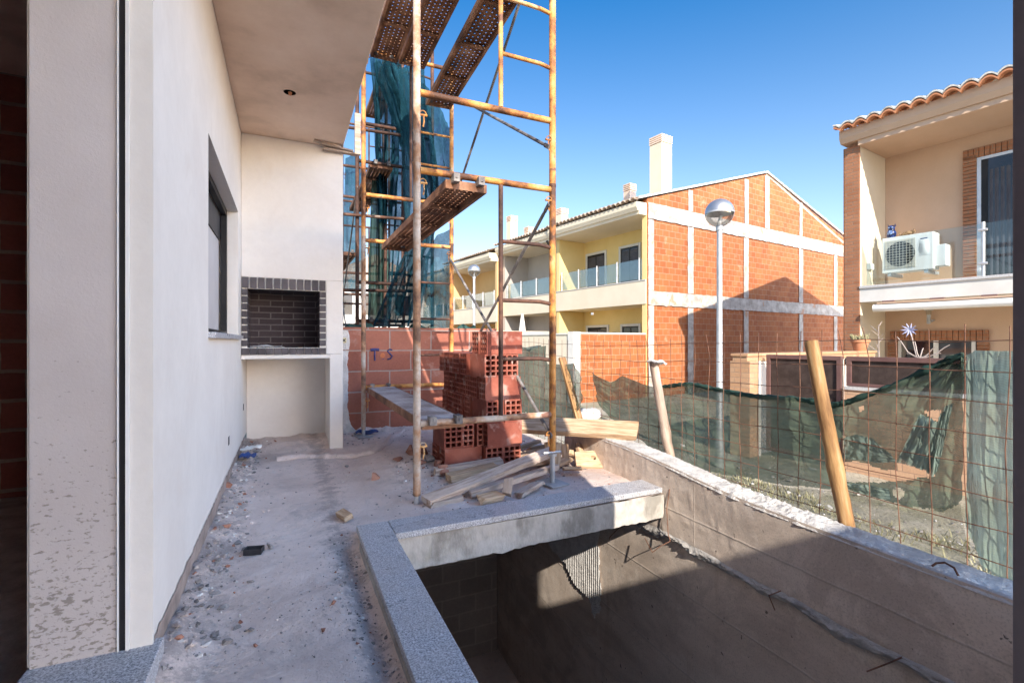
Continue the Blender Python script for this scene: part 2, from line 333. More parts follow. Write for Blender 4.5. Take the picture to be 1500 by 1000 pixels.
    bump(nt, b, noise_tex(nt, vz, 120, 4, 0.7), 0.25, 0.003, bump(nt, b, k, 0.25, 0.002))
    MATS['splashed_plaster'] = m
    # glass
    def glassm(name, tint, lo, hi):
        m, nt, b = new_mat(name)
        out = nt.nodes['Material Output']
        tp = N(nt, 'ShaderNodeBsdfTransparent'); tp.inputs['Color'].default_value = c4(tint)
        gl = N(nt, 'ShaderNodeBsdfGlossy'); gl.inputs['Roughness'].default_value = 0.03
        fr = N(nt, 'ShaderNodeFresnel'); fr.inputs['IOR'].default_value = 1.45
        mr = N(nt, 'ShaderNodeMapRange'); L(nt, fr.outputs[0], mr.inputs[0])
        mr.inputs[1].default_value = 0.03; mr.inputs[2].default_value = 0.6; mr.inputs[3].default_value = lo; mr.inputs[4].default_value = hi
        mx = N(nt, 'ShaderNodeMixShader'); L(nt, mr.outputs[0], mx.inputs[0]); L(nt, tp.outputs[0], mx.inputs[1]); L(nt, gl.outputs[0], mx.inputs[2])
        L(nt, mx.outputs[0], out.inputs['Surface'])
        MATS[name] = m
    glassm('clear_glass', (0.86, 0.92, 0.93), 0.05, 0.5)
    glassm('bowl_glass', (0.80, 0.80, 0.80), 0.14, 0.7)
    m, nt, b = new_mat('dark_glass')
    v = coords(nt)
    L(nt, ramp(nt, noise_tex(nt, v, 2, 3, 0.5), [(0.4, (0.012, 0.014, 0.022)), (0.7, (0.03, 0.032, 0.05))]), b.inputs['Base Color'])
    b.inputs['Roughness'].default_value = 0.06
    b.inputs['Specular IOR Level'].default_value = 0.7
    MATS['dark_glass'] = m
    m, nt, b = new_mat('polished_dome')
    b.inputs['Base Color'].default_value = (0.50, 0.50, 0.51, 1); b.inputs['Metallic'].default_value = 0.8; b.inputs['Roughness'].default_value = 0.42
    MATS['polished_dome'] = m
    # nets: woven strips, part open
    def netm(name, col, lo, hi, trans):
        m, nt, b = new_mat(name)
        out = nt.nodes['Material Output']
        v = coords(nt, kind='UV', shift=False)
        sx = N(nt, 'ShaderNodeSeparateXYZ'); L(nt, v, sx.inputs[0])
        wob = noise_tex(nt, v, 3.0, 4, 0.6)
        mm = N(nt, 'ShaderNodeMath', operation='MULTIPLY_ADD'); L(nt, sx.outputs['Y'], mm.inputs[0]); mm.inputs[1].default_value = 560.0
        m3 = N(nt, 'ShaderNodeMath', operation='MULTIPLY'); m3.inputs[1].default_value = 30.0; L(nt, wob, m3.inputs[0]); L(nt, m3.outputs[0], mm.inputs[2])
        sn = N(nt, 'ShaderNodeMath', operation='SINE'); L(nt, mm.outputs[0], sn.inputs[0])
        big = noise_tex(nt, coords(nt, (1, 1, 1), shift=False), 3.5, 6, 0.65)
        fine = noise_tex(nt, coords(nt, (1, 1, 1), shift=False), 90, 3, 0.6)
        a1 = N(nt, 'ShaderNodeMath', operation='MULTIPLY_ADD'); L(nt, sn.outputs[0], a1.inputs[0]); a1.inputs[1].default_value = 0.16; L(nt, big, a1.inputs[2])
        a2 = N(nt, 'ShaderNodeMath', operation='MULTIPLY_ADD'); L(nt, fine, a2.inputs[0]); a2.inputs[1].default_value = 0.5; L(nt, a1.outputs[0], a2.inputs[2])
        cov = N(nt, 'ShaderNodeMapRange'); L(nt, a2.outputs[0], cov.inputs[0])
        cov.inputs[1].default_value = 0.5; cov.inputs[2].default_value = 1.0; cov.inputs[3].default_value = lo; cov.inputs[4].default_value = hi
        cc = ramp(nt, big, [(0.3, tuple(x * 0.75 for x in col)), (0.7, tuple(min(1, x * 1.3) for x in col))])
        df = N(nt, 'ShaderNodeBsdfDiffuse'); L(nt, cc, df.inputs['Color'])
        tl = N(nt, 'ShaderNodeBsdfTranslucent'); L(nt, cc, tl.inputs['Color'])
        ms = N(nt, 'ShaderNodeMixShader'); ms.inputs[0].default_value = trans; L(nt, df.outputs[0], ms.inputs[1]); L(nt, tl.outputs[0], ms.inputs[2])
        tp = N(nt, 'ShaderNodeBsdfTransparent')
        mx = N(nt, 'ShaderNodeMixShader'); L(nt, cov.outputs[0], mx.inputs[0]); L(nt, tp.outputs[0], mx.inputs[1]); L(nt, ms.outputs[0], mx.inputs[2])
        L(nt, mx.outputs[0], out.inputs['Surface'])
        MATS[name] = m
    netm('net_green', (0.110, 0.150, 0.112), 0.68, 0.95, 0.3)
    netm('net_thin', (0.20, 0.20, 0.13), 0.25, 0.60, 0.3)
    netm('net_teal', (0.235, 0.31, 0.27), 0.80, 0.97, 0.4)
    netm('net_roll', (0.05, 0.10, 0.085), 0.9, 1.0, 0.2)
    netm('net_blue', (0.015, 0.060, 0.085), 0.62, 0.97, 0.3)
special_mats()
def M(n): return MATS[n]

# ------------------------------------------------------------------ mesh building
class MB:
    def __init__(s): s.v = []; s.f = []; s.m = []; s.mats = []
    def add(s, vs, fs, mi=0):
        o = len(s.v)
        s.v += [Vector(v) for v in vs]
        s.f += [[o + i for i in f] for f in fs]
        s.m += [mi] * len(fs)
        return s
    def box(s, x0, y0, z0, x1, y1, z1, mi=0):
        vs = [(x, y, z) for z in (z0, z1) for y in (y0, y1) for x in (x0, x1)]
        return s.add(vs, [(0, 2, 3, 1), (4, 5, 7, 6), (0, 1, 5, 4), (1, 3, 7, 5), (3, 2, 6, 7), (2, 0, 4, 6)], mi)
    def obox(s, mat, lx, ly, lz, mi=0):
        vs = [mat @ Vector((x * lx / 2, y * ly / 2, z * lz / 2)) for z in (-1, 1) for y in (-1, 1) for x in (-1, 1)]
        return s.add(vs, [(0, 2, 3, 1), (4, 5, 7, 6), (0, 1, 5, 4), (1, 3, 7, 5), (3, 2, 6, 7), (2, 0, 4, 6)], mi)
    def tube(s, pts, r, n=10, mi=0, closed=False):
        pts = [Vector(p) for p in pts]
        k = len(pts)
        rs = r if isinstance(r, (list, tuple)) else [r] * k
        rings = []
        up = None
        for i in range(k):
            if closed: t = (pts[(i + 1) % k] - pts[i - 1]).normalized()
            else: t = (pts[min(i + 1, k - 1)] - pts[max(i - 1, 0)]).normalized()
            if up is None:
                up = Vector((0, 0, 1)) if abs(t.z) < 0.9 else Vector((1, 0, 0))
            a = (up - t * up.dot(t)).normalized(); b = t.cross(a); up = a
            rings.append([pts[i] + (a * math.cos(2 * PI * j / n) + b * math.sin(2 * PI * j / n)) * rs[i] for j in range(n)])
        vs = [p for ring in rings for p in ring]
        fs = []
        for i in range(k if closed else k - 1):
            i2 = (i + 1) % k
            for j in range(n):
                fs.append((i * n + j, i * n + (j + 1) % n, i2 * n + (j + 1) % n, i2 * n + j))
        if not closed:
            fs.append(tuple(range(n - 1, -1, -1))); fs.append(tuple((k - 1) * n + j for j in range(n)))
        return s.add(vs, fs, mi)
    def lathe(s, prof, n=24, c=(0, 0, 0), mi=0):
        vs = []; fs = []
        for (r, z) in prof:
            for j in range(n):
                a = 2 * PI * j / n
                vs.append((c[0] + r * math.cos(a), c[1] + r * math.sin(a), c[2] + z))
        for i in range(len(prof) - 1):
            for j in range(n):
                fs.append((i * n + j, i * n + (j + 1) % n, (i + 1) * n + (j + 1) % n, (i + 1) * n + j))
        fs.append(tuple(range(n - 1, -1, -1))); fs.append(tuple((len(prof) - 1) * n + j for j in range(n)))
        return s.add(vs, fs, mi)
    def prism(s, poly, axis, a0, a1, mi=0):
        """poly: 2-D outline in the other two axes (in x,y,z order)"""
        def p3(p, a):
            q = list(p); q.insert(axis, a); return tuple(q)
        n = len(poly)
        vs = [p3(p, a0) for p in poly] + [p3(p, a1) for p in poly]
        fs = [tuple(range(n)), tuple(range(2 * n - 1, n - 1, -1))]
        for i in range(n): fs.append((i, i + n, (i + 1) % n + n, (i + 1) % n))
        return s.add(vs, fs, mi)
    def grid(s, fn, nu, nv, mi=0, keep=None):
        vs = [fn(i / nu, j / nv) for j in range(nv + 1) for i in range(nu + 1)]
        fs = []
        for j in range(nv):
            for i in range(nu):
                if keep and not keep((i + .5) / nu, (j + .5) / nv): continue
                a = j * (nu + 1) + i
                fs.append((a, a + 1, a + nu + 2, a + nu + 1))
        return s.add(vs, fs, mi)
    def chunk(s, c, r, rnd, flat=0.7, mi=0):
        bm = bmesh.new()
        ax = [rnd.uniform(.6, 1.2), rnd.uniform(.6, 1.2), flat * rnd.uniform(.7, 1.1)]
        e = Euler((rnd.uniform(-.3, .3), rnd.uniform(-.3, .3), rnd.uniform(0, 6.28))).to_matrix()
        for i in range(11):
            d = Vector((rnd.gauss(0, 1), rnd.gauss(0, 1), rnd.gauss(0, 1))).normalized() * rnd.uniform(.75, 1.05)
            bm.verts.new(e @ Vector((d.x * ax[0], d.y * ax[1], d.z * ax[2])) * r)
        res = bmesh.ops.convex_hull(bm, input=bm.verts)
        bmesh.ops.delete(bm, geom=[g for g in res['geom_interior'] if isinstance(g, bmesh.types.BMVert)], context='VERTS')
        bm.verts.index_update()
        s.add([v.co + Vector(c) for v in bm.verts], [[v.index for v in f.verts] for f in bm.faces], mi)
        bm.free()
        return s
    def build(s, name, mat, parent=None, smooth=None, bevel=0.0, recalc=True, uv=None):
        me = bpy.data.meshes.new(name)
        off = Vector((0, 0, 0))
        if parent is not None:
            r = parent
            while r.parent: r = r.parent
            if r not in LOCAL: off = r.location.copy()
        me.from_pydata([tuple(v - off) for v in s.v], [], s.f)
        mats = [mat] + s.mats if not isinstance(mat, (list, tuple)) else mat
        for m in mats: me.materials.append(M(m) if isinstance(m, str) else m)
        me.polygons.foreach_set('material_index', s.m)
        if recalc:
            bm = bmesh.new(); bm.from_mesh(me); bmesh.ops.recalc_face_normals(bm, faces=bm.faces); bm.to_mesh(me); bm.free()
        ul = me.uv_layers.new(name='UVMap')
        if uv is None:
            for p in me.polygons:
                n = p.normal; ax = max(range(3), key=lambda k: abs(n[k]))
                for li in p.loop_indices:
                    v = me.vertices[me.loops[li].vertex_index].co
                    ul.data[li].uv = (v.y, v.z) if ax == 0 else (v.x, v.z) if ax == 1 else (v.x, v.y)
        else:
            for lp in me.loops: ul.data[lp.index].uv = uv[lp.vertex_index]
        if smooth:
            me.shade_smooth()
            me.set_sharp_from_angle(angle=rad(smooth))
        o = bpy.data.objects.new(name, me)
        COL.objects.link(o)
        if parent is not None: o.parent = parent
        if bevel:
            b = o.modifiers.new('bevel', 'BEVEL'); b.width = bevel; b.segments = 2; b.limit_method = 'ANGLE'
        return o
LOCAL = set()
def thing(name, label, cat, loc=(0, 0, 0), rotz=0.0, group=None, local=False):
    o = bpy.data.objects.new(name, None); COL.objects.link(o)
    o.empty_display_size = .1
    o.location = loc; o.rotation_euler = (0, 0, rotz)
    o['label'] = label; o['category'] = cat
    if group: o['group'] = group
    if local or rotz: LOCAL.add(o)
    return o
def tag(o, label, cat, group=None):
    o['label'] = label; o['category'] = cat
    if group: o['group'] = group
    return o
def structure(o): o['kind'] = 'structure'; return o
def stuff(o): o['kind'] = 'stuff'; return o
def copy_tree(o, parent=None):
    c = o.copy(); COL.objects.link(c)
    if parent is not None: c.parent = parent
    if o in LOCAL: LOCAL.add(c)
    for ch in list(o.children): copy_tree(ch, c)
    return c
def fbm(x, y, z=0.0, o=4): return noise.fractal(Vector((x, y, z)), 0.8, 2.1, o)

# ------------------------------------------------------------------ light and sky
LDIR = Vector((0.252, 1.0, -0.62))          # the way the sunlight travels
sun = bpy.data.lights.new('sun', 'SUN'); sun.energy = 2.6; sun.angle = rad(0.5); sun.color = (1.0, 0.91, 0.79)
so = bpy.data.objects.new('sun', sun); so.rotation_euler = LDIR.to_track_quat('-Z', 'Y').to_euler(); COL.objects.link(so)
w = bpy.data.worlds.new('World'); S.world = w; w.use_nodes = True
nt = w.node_tree
sky = nt.nodes.new('ShaderNodeTexSky'); sky.sky_type = 'NISHITA'; sky.sun_disc = False
sky.sun_elevation = math.atan2(0.62, math.hypot(1, .262))
sky.sun_rotation = math.atan2(-0.262, -1.0)
sky.altitude = 100; sky.air_density = 1.0; sky.dust_density = 0.6; sky.ozone_density = 1.6
bg = nt.nodes['Background']; bg.inputs['Strength'].default_value = 0.15
# clear deep blue; bright south-east lobe added out of view to lift shaded walls
hs_ = nt.nodes.new('ShaderNodeHueSaturation')
tcz = nt.nodes.new('ShaderNodeTexCoord'); sxz = nt.nodes.new('ShaderNodeSeparateXYZ'); nt.links.new(tcz.outputs['Generated'], sxz.inputs[0])
mrz = nt.nodes.new('ShaderNodeMapRange'); nt.links.new(sxz.outputs['Z'], mrz.inputs[0])
mrz.inputs[1].default_value = 0.05; mrz.inputs[2].default_value = 0.60; mrz.inputs[3].default_value = 0.85; mrz.inputs[4].default_value = 1.45
nt.links.new(mrz.outputs[0], hs_.inputs['Saturation'])
hs_.inputs['Hue'].default_value = 0.501; hs_.inputs['Value'].default_value = 1.0
nt.links.new(sky.outputs[0], hs_.inputs['Color'])
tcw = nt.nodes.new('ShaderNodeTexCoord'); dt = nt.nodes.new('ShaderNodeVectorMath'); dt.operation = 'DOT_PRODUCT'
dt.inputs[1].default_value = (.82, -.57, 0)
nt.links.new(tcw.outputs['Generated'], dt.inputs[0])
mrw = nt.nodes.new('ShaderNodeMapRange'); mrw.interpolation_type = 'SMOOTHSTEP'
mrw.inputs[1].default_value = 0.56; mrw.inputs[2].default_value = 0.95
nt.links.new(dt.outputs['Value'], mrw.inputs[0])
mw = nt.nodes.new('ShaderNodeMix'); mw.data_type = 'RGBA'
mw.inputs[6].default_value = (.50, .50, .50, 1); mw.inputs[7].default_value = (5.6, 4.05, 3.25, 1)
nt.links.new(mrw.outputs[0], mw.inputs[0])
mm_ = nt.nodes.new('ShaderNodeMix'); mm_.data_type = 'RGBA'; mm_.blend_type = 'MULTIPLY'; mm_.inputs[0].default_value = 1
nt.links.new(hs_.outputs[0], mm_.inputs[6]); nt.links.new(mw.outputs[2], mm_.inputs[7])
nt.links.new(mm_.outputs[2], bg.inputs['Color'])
S.view_settings.view_transform = 'Standard'; S.view_settings.look = 'None'
S.view_settings.exposure = 1.72; S.view_settings.gamma = 1.0
S.cycles.use_denoising = True
S.cycles.max_bounces = 12; S.cycles.diffuse_bounces = 8; S.cycles.transparent_max_bounces = 24
S.cycles.sample_clamp_indirect = 6.0

# ------------------------------------------------------------------ ground
GZ = -0.75
def pit_x(y): return 2.17 + 0.029 * y
PX0 = 0.42                                  # far (house) side of the pit under the stone edge
def floor_h(x, y):
    h = 0.012 * fbm(x * 1.3, y * 1.3, 3.1) + 0.006 * fbm(x * 6, y * 6, 1.7) + 0.003 * fbm(x * 21, y * 21, 9.0, 3)
    d = x + 0.36
    if y < 5.0: h += 0.085 * math.exp(-(max(d, 0) / 0.08) ** 2) * (0.6 + 0.5 * fbm(x * 3, y * 3, 5))
    if y > 4.85 and x < 0.4: h += 0.05 * min(1, (y - 4.85) / .3) + 0.02 * fbm(x * 5, y * 5, 2)
    if y > 5.2 and x > 0.45: h += 0.08 * (y - 5.2) / .3 * (0.6 + .6 * fbm(x * 4, y * 4, 8))
    # heap of sand and broken stuff round the foot of the brick stack
    q = math.hypot((x - 0.98) / .28, (y - 3.75) / .45); h += 0.055 * math.exp(-q * q) * (1 + .6 * fbm(x * 8, y * 8, 6))
    q = math.hypot((x - 0.10) / .17, (y - 1.95) / .17); h += 0.012 * math.exp(-q ** 4)
    # channel beside the stone edge
    q = (x - 0.285) / .05
    if y < 2.55: h -= 0.035 * math.exp(-q * q)
    return h
terr = MB()
def tgrid(x0, x1, y0, y1, step):
    nu = max(2, round((x1 - x0) / step)); nv = max(2, round((y1 - y0) / step))
    def f(u, v):
        x = x0 + (x1 - x0) * u; y = y0 + (y1 - y0) * v
        return (x, y, floor_h(x, y))
    terr.grid(f, nu, nv)
tgrid(-.52, 0.335, -2.2, 2.5, 0.02)
tgrid(-.52, 2.30, 2.5, 5.52, 0.02)
structure(terr.build('terrace_floor', 'terrace_dust', smooth=60, recalc=False))
# the slab the terrace stands on (underside and edge over the pit)
sl = MB()
sl.box(-.6, -2.2, -.35, 0.335, 2.50, -.06)
sl.box(0.335, -2.2, -.35, 2.6, 0.5, -.06)
structure(sl.build('terrace_base', 'slab_edge'))
edge = MB()
def fas(u, v):
    x = 0.42 + (pit_x(2.5) - .01 - 0.42) * u
    zt, zb = 0.005, -0.145 - 0.02 * (1 - u) - 0.018 * abs(fbm(x * 5, 2.0, 1.0))
    z = zb + (zt - zb) * v
    return (x, 2.475 + 0.006 * fbm(x * 6, z * 9, 3) + .004 * fbm(x * 30, z * 30, 3), z)
edge.grid(fas, 140, 12)
edge.grid(lambda u, v: (fas(u, 0)[0], fas(u, 0)[1] + v * 3.1, fas(u, 0)[2]), 140, 2)
structure(edge.build('terrace_slab_edge', 'slab_edge', smooth=50))
tf = MB(); tf.box(0.42, 0.5, -2.85, 2.6, 5.6, -2.75)
structure(tf.build('pit_floor', 'terrace_dust'))
# the street: one sheet to the horizon, open where the plot and its pit are
gr = MB()
def gfun(x0, x1, y0, y1, nu, nv, amp=0.03):
    def f(u, v):
        x = x0 + (x1 - x0) * u; y = y0 + (y1 - y0) * v
        a = amp * fbm(x * .8, y * .8, 2) + amp * .4 * fbm(x * 5, y * 5, 4)
        return (x, y, GZ + a)
    gr.grid(f, nu, nv)
gfun(2.40, 9.0, -2, 9.0, 130, 220)
for (x0, x1, y0, y1) in ((9, 1200, -600, 9), (2.40, 9.0, -600, -2), (2.40, 1200, 9.0, 1200), (-600, 2.40, 5.75, 1200), (-600, -9, -600, 5.75), (-9, 2.4, -600, -12.5)):
    gr.grid(lambda u, v: (x0 + (x1 - x0) * u, y0 + (y1 - y0) * v, GZ), 1, 1)
structure(gr.build('street', 'street_gravel', smooth=60, recalc=False))

# ------------------------------------------------------------------ stone edging round the pit
t = MB()
t.box(0.33, -1.0, 0.008, 0.492, 2.655, 0.04)
o = t.build('stone_coping', 'granite', bevel=0.003)
tag(o, 'grey speckled granite edging running beside the dusty walkway, nearest the pit corner', 'coping')
t = MB()
q = [(0.494, 2.452), (pit_x(2.45) - .004, 2.492), (pit_x(2.7) - .004, 2.705), (0.494, 2.655)]
t.prism(q, 2, 0.010, 0.042)
o = t.build('stone_coping', 'granite', bevel=0.003)
tag(o, 'grey speckled granite edging crossing in front of the brick stack to the concrete wall', 'coping')
t = MB(); t.box(0.325, -1.0, -.15, 0.475, 2.50, 0.005)
o = t.build('mortar_bed', 'grey_mortar'); structure(o)

# ------------------------------------------------------------------ retaining walls of the pit
pw = thing('retaining_wall', 'rough cast concrete retaining wall of the pit with a bright cement top', 'retaining wall', (2.25, 2.6, -2.75))
def wtop(y): return 0.145 + 0.10 / (1 + math.exp(-(y - 2.35) * 4))
LEDGE = -0.26
def face(u, v):
    y = 0.45 + (5.62 - 0.45) * u
    zt = wtop(y) - .004 if y < 3.80 else -.02
    z = -2.78 + (zt + 2.78) * v
    x = pit_x(y)
    le = LEDGE + 0.018 * fbm(y * 3.0, 0.3, 5)
    dz = z - le
    x -= 0.003 * fbm(y * 1.2, z * 1.5, 2) + 0.0008 * fbm(y * 9, z * 9, 4)
    if dz < 0: x += 0.012
    # the broken lip under the joint
    k = math.exp(-((dz + 0.035) / 0.028) ** 2)
    x += k * 0.022 * max(0, fbm(y * 7, z * 7, 11) + .35)
    if dz > 0 and dz < .05: x -= 0.008 * max(0, fbm(y * 11, z * 8, 6))
    if y > 1.9 and dz > 0.12: x -= 0.0035 * max(0, fbm(y * 16, z * 12, 16) + .1)
    return (x, y, z)
m = MB(); m.grid(face, 420, 210)
m.build('wall_face', 'pit_concrete', pw, smooth=60)
m = MB()
m.prism([(pit_x(0.45) + .03, 0.45), (pit_x(0.45) + .16, 0.45), (pit_x(5.62) + .16, 5.62), (pit_x(5.62) + .03, 5.62)], 2, -2.78, -.03)
m.prism([(pit_x(0.45) + .03, 0.45), (pit_x(0.45) + .16, 0.45), (pit_x(3.78) + .16, 3.78), (pit_x(3.78) + .03, 3.78)], 2, -.03, 0.10)
m.build('wall_core', 'pit_concrete', pw)
def topf(u, v):
    y = 0.45 + (3.80 - 0.45) * u
    rough = 0.35 + 0.9 * math.exp(-((y - 1.75) / .35) ** 2)
    z = wtop(y) + rough * (0.010 * fbm(y * 14, v * 3, 3) + 0.008 * fbm(y * 45, v * 8, 7))
    x = pit_x(y) - 0.004 + 0.172 * v
    ex = 0.008 * rough * fbm(y * 18, v * 2, 13)
    if v < .02: return (x + ex, y, wtop(y) - .022)
    if v > .98: return (x + ex, y, wtop(y) - .15)
    return (x + ex, y, z)
m = MB(); m.grid(topf, 390, 16)
m.build('cement_top', 'rough_cement', pw, smooth=70)
m = MB(); m.box(pit_x(3.8) + .005, 3.79, -.02, pit_x(3.8) + .165, 3.815, .22)
m.build('wall_end', 'raw_concrete', pw)
# crumbled mortar strip along the joint
m = MB()
def strip(u, v):
    y = 0.5 + 2.25 * u
    z = LEDGE + 0.018 * fbm(y * 3.0, 0.3, 5) + 0.022 - v * (0.05 + .03 * fbm(y * 4, 3, 1))
    bulge = math.sin(v * PI)
    return (pit_x(y) - 0.002 - bulge * (0.011 + 0.012 * fbm(y * 12, v * 3, 21) + .008 * fbm(y * 40, v * 9, 2)), y, z)
m.grid(strip, 260, 8)
m.build('crumbled_joint', 'grey_mortar', pw, smooth=60)
# combed mortar patch
m = MB()
pl = [(4.26, -.60), (3.24, -.26), (3.21, -1.10), (3.30, -1.24), (3.42, -1.10), (3.60, -1.12), (3.78, -1.0), (4.05, -.98), (4.22, -.80)]
def inpoly(x, y, P):
    c = False; j = len(P) - 1
    for i in range(len(P)):
        if (P[i][1] > y) != (P[j][1] > y) and x < (P[j][0] - P[i][0]) * (y - P[i][1]) / (P[j][1] - P[i][1]) + P[i][0]: c = not c
        j = i
    return c
def patch(u, v):
    y = 3.18 + 1.12 * u; z = -1.27 + 1.06 * v
    return (pit_x(y) + .004 - 0.010 - 0.004 * math.sin(y * 2 * PI / 0.030) - .003 * fbm(y * 6, z * 6, 3), y, z)
m.grid(patch, 260, 150, keep=lambda u, v: inpoly(3.18 + 1.12 * u + .03 * fbm(u * 9, v * 9, 1), -1.27 + 1.06 * v + .03 * fbm(u * 9, v * 9, 4), pl))
m.build('combed_mortar', 'rough_cement', pw, smooth=60)
def wire(pts, r, parent, name='tie_wire', mat='rebar'):
    b = MB(); b.tube(pts, r, 6); return b.build(name, mat, parent, smooth=50)
wire([(2.21, 2.62, -.20), (2.12, 2.66, -.23), (2.16, 2.85, -.33), (2.20, 3.02, -.47), (2.22, 3.05, -.50)], 0.0032, pw)
wire([(2.22, 2.40, -.27), (2.17, 2.44, -.31), (2.16, 2.50, -.37), (2.20, 2.62, -.33)], 0.0032, pw)
wire([(2.24, 2.43, .05), (2.225, 2.44, -.08), (2.20, 2.40, -.22), (2.19, 2.37, -.25)], 0.0032, pw)
wire([(2.20, 1.10, -.24), (2.13, 1.12, -.26), (2.11, 1.18, -.32)], 0.0032, pw)
wire([(2.215, 0.93, .150), (2.22, .945, .172), (2.225, .975, .178), (2.222, 1.0, .166), (2.22, 1.012, .150)], 0.004, pw)
wire([(2.20, 1.62, -.22), (2.14, 1.64, -.24), (2.13, 1.60, -.29)], 0.0032, pw)
# block wall at the back of the pit, plain concrete walls on its other sides
m = MB(); m.box(0.42, 5.47, -2.78, 2.33, 5.62, -.16)
o = m.build('block_wall', 'grey_block'); tag(o, 'dark grey concrete block wall at the back of the pit under the slab', 'block wall')
m = MB(); m.box(0.34, -1.0, -2.78, 0.44, 5.47, -.17); m.box(0.44, 0.40, -2.78, 2.30, 0.52, -.12)
m.box(-.6, 5.0, -2.78, .34, 5.6, -.35)
o = m.build('basement_wall', 'pit_concrete'); tag(o, 'concrete basement wall under the granite edging beside the walkway', 'basement wall')

# ------------------------------------------------------------------ our house
WX = -0.358
hs = thing('house', 'unfinished white rendered house with a slab ceiling over the walkway', 'house', (-4, 0, 0))
m = MB()
wy0, wy1, wz0, wz1 = 2.87, 4.53, 1.03, 2.05
m.box(-.64, 1.755, .115, WX, wy0, 2.80)
m.box(-.64, wy1, .115, WX, 5.55, 2.80)
m.box(-.64, wy0, .115, WX, wy1, wz0)
m.box(-.64, wy0, wz1, WX, wy1, 2.80)
m.build('wall', 'plaster', hs)
m = MB(); m.box(-.64, -2.6, -.05, WX, -0.9, 2.80); m.build('wall', 'plaster', hs)
# rough foot of the wall below the plaster
m = MB()
def foot(u, v):
    y = 1.755 + 3.3 * u
    zt = 0.128 + 0.010 * fbm(y * 9, 1, 2) + .006 * fbm(y * 30, 1, 2)
    return (WX - .004 + .007 * v, y, -.04 + (zt + .04) * v)
m.grid(foot, 220, 3); m.build('wall_foot', 'foot_mortar', hs)
# socket holes in the wall
for (px, py) in ((335, 645), (356.5, 596)):
    p = at_x(px, py, WX)
    m = MB(); m.box(WX - .01, p.y - .03, p.z - .028, WX + .002, p.y + .03, p.z + .028)
    m.build('socket_hole', 'dark_hole', hs)
# end of the wall at the door: splashed plaster, black rail between bright edges, white return
m = MB(); m.box(-.632, 1.745, .10, -.442, 1.756, 2.80); m.build('jamb', 'splashed_plaster', hs)
m = MB(); m.box(-.4405, 1.738, .112, -.4370, 1.756, 2.80); m.box(-.4210, 1.738, .112, -.4122, 1.756, 2.80); m.build('rail_edge', 'white_paint', hs)
m = MB(); m.box(-.4368, 1.744, .112, -.4212, 1.7565, 2.80); m.build('door_rail', 'black_metal', hs)
m = MB(); m.box(-.4118, 1.742, .112, WX + .0015, 1.7562, 2.58); m.build('jamb_return', 'plaster', hs)
m = MB(); m.box(-.640, -.92, .015, -.335, 1.775, .113); m.build('threshold', 'granite', hs, bevel=.003)
# ceiling slab and the storey above
m = MB()
m.box(-.36, -2.6, 2.802, .475, 5.62, 3.0)
m.build('ceiling_slab', 'soffit_plaster', hs, bevel=.006)
m = MB(); m.box(-8, -12, 3.002, .34, 5.60, 3.13); m.build('roof_kerb', 'plaster', hs)
m = MB(); m.box(-8.05, -12.05, 3.13, .37, 5.65, 3.17); m.build('kerb_cap', 'raw_concrete', hs)
m = MB(); m.box(-6, -12, -.7, 1.19, -3.25, 2.93); m.build('rear_wing', 'plaster', hs)
m = MB(); m.box(-6, -12.05, 2.935, 1.23, -3.20, 3.0015); m.build('wing_roof', 'raw_concrete', hs)
m = MB(); m.lathe([(0.0, 0), (0.052, 0), (0.052, -.003), (0.044, -.005), (0.040, -.001)], 28, (0.02, 3.88, 2.803))
m.build('lamp_ring', 'soffit_plaster', hs, smooth=40)
m = MB(); m.lathe([(0.0, 0), (0.041, 0)], 24, (0.02, 3.88, 2.7985)); m.build('lamp_hole', 'dark_hole', hs)
m = MB(); m.lathe([(0.0, 0), (0.014, 0), (.010, -.02), (0, -.022)], 12, (0.022, 3.875, 2.798)); m.build('bulb_holder', 'terracotta', hs, smooth=40)
# room behind the door opening
m = MB(); m.box(-5, 4.40, -.05, -.645, 4.55, 2.80); m.build('interior_wall', 'interior_brick', hs)
m = MB(); m.box(-5.15, -3.0, -.05, -5.0, 4.55, 2.80); m.box(-5, -3.15, -.05, -.36, -3.0, 2.8); m.build('interior_side_wall', 'interior_brick', hs)
m = MB(); m.box(-5.15, -3.1, -.12, -.645, 4.55, -.05); m.build('room_floor', 'grey_mortar', hs)
m = MB(); m.box(-5.15, -3.1, 2.802, -.361, 4.55, 3.0); m.build('room_ceiling', 'soffit_plaster', hs)
m = MB(); m.box(-5.15, 4.56, -.1, -.645, 5.6, 3.0); m.build('end_wall', 'plaster', hs)
# window
wf = MB()
fx0, fx1 = -.475, -.435
wf.box(fx0, wy0, wz0 + .02, fx1, wy0 + .045, wz1); wf.box(fx0, wy1 - .045, wz0 + .02, fx1, wy1, wz1)
wf.box(fx0, wy0 + .045, wz1 - .045, fx1, wy1 - .045, wz1); wf.box(fx0, wy0 + .045, wz0 + .02, fx1, wy1 - .045, wz0 + .05)
win = wf.build('window', 'black_metal', hs)
m = MB(); m.box(-.505, wy0 + .045, wz0 + .05, -.49, wy1 - .045, 1.80); m.build('roller_blind', 'blind_grey', win)
m = MB(); m.box(-.53, wy0 + .045, 1.80, -.48, wy1 - .045, wz1 - .045); m.build('shutter_box', 'black_plastic', win)
m = MB(); m.box(-.48, wy0 - .012, wz0 - .012, WX + .035, wy1 + .03, wz0 + .018); m.build('sill', 'granite', win, bevel=.002)

# near corner pillar, right beside the viewpoint
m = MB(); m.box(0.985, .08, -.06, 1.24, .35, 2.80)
o = m.build('pillar', 'dark_jamb', bevel=.004); tag(o, 'dark shaded plaster pillar close beside the viewpoint, in front of the green net', 'pillar')

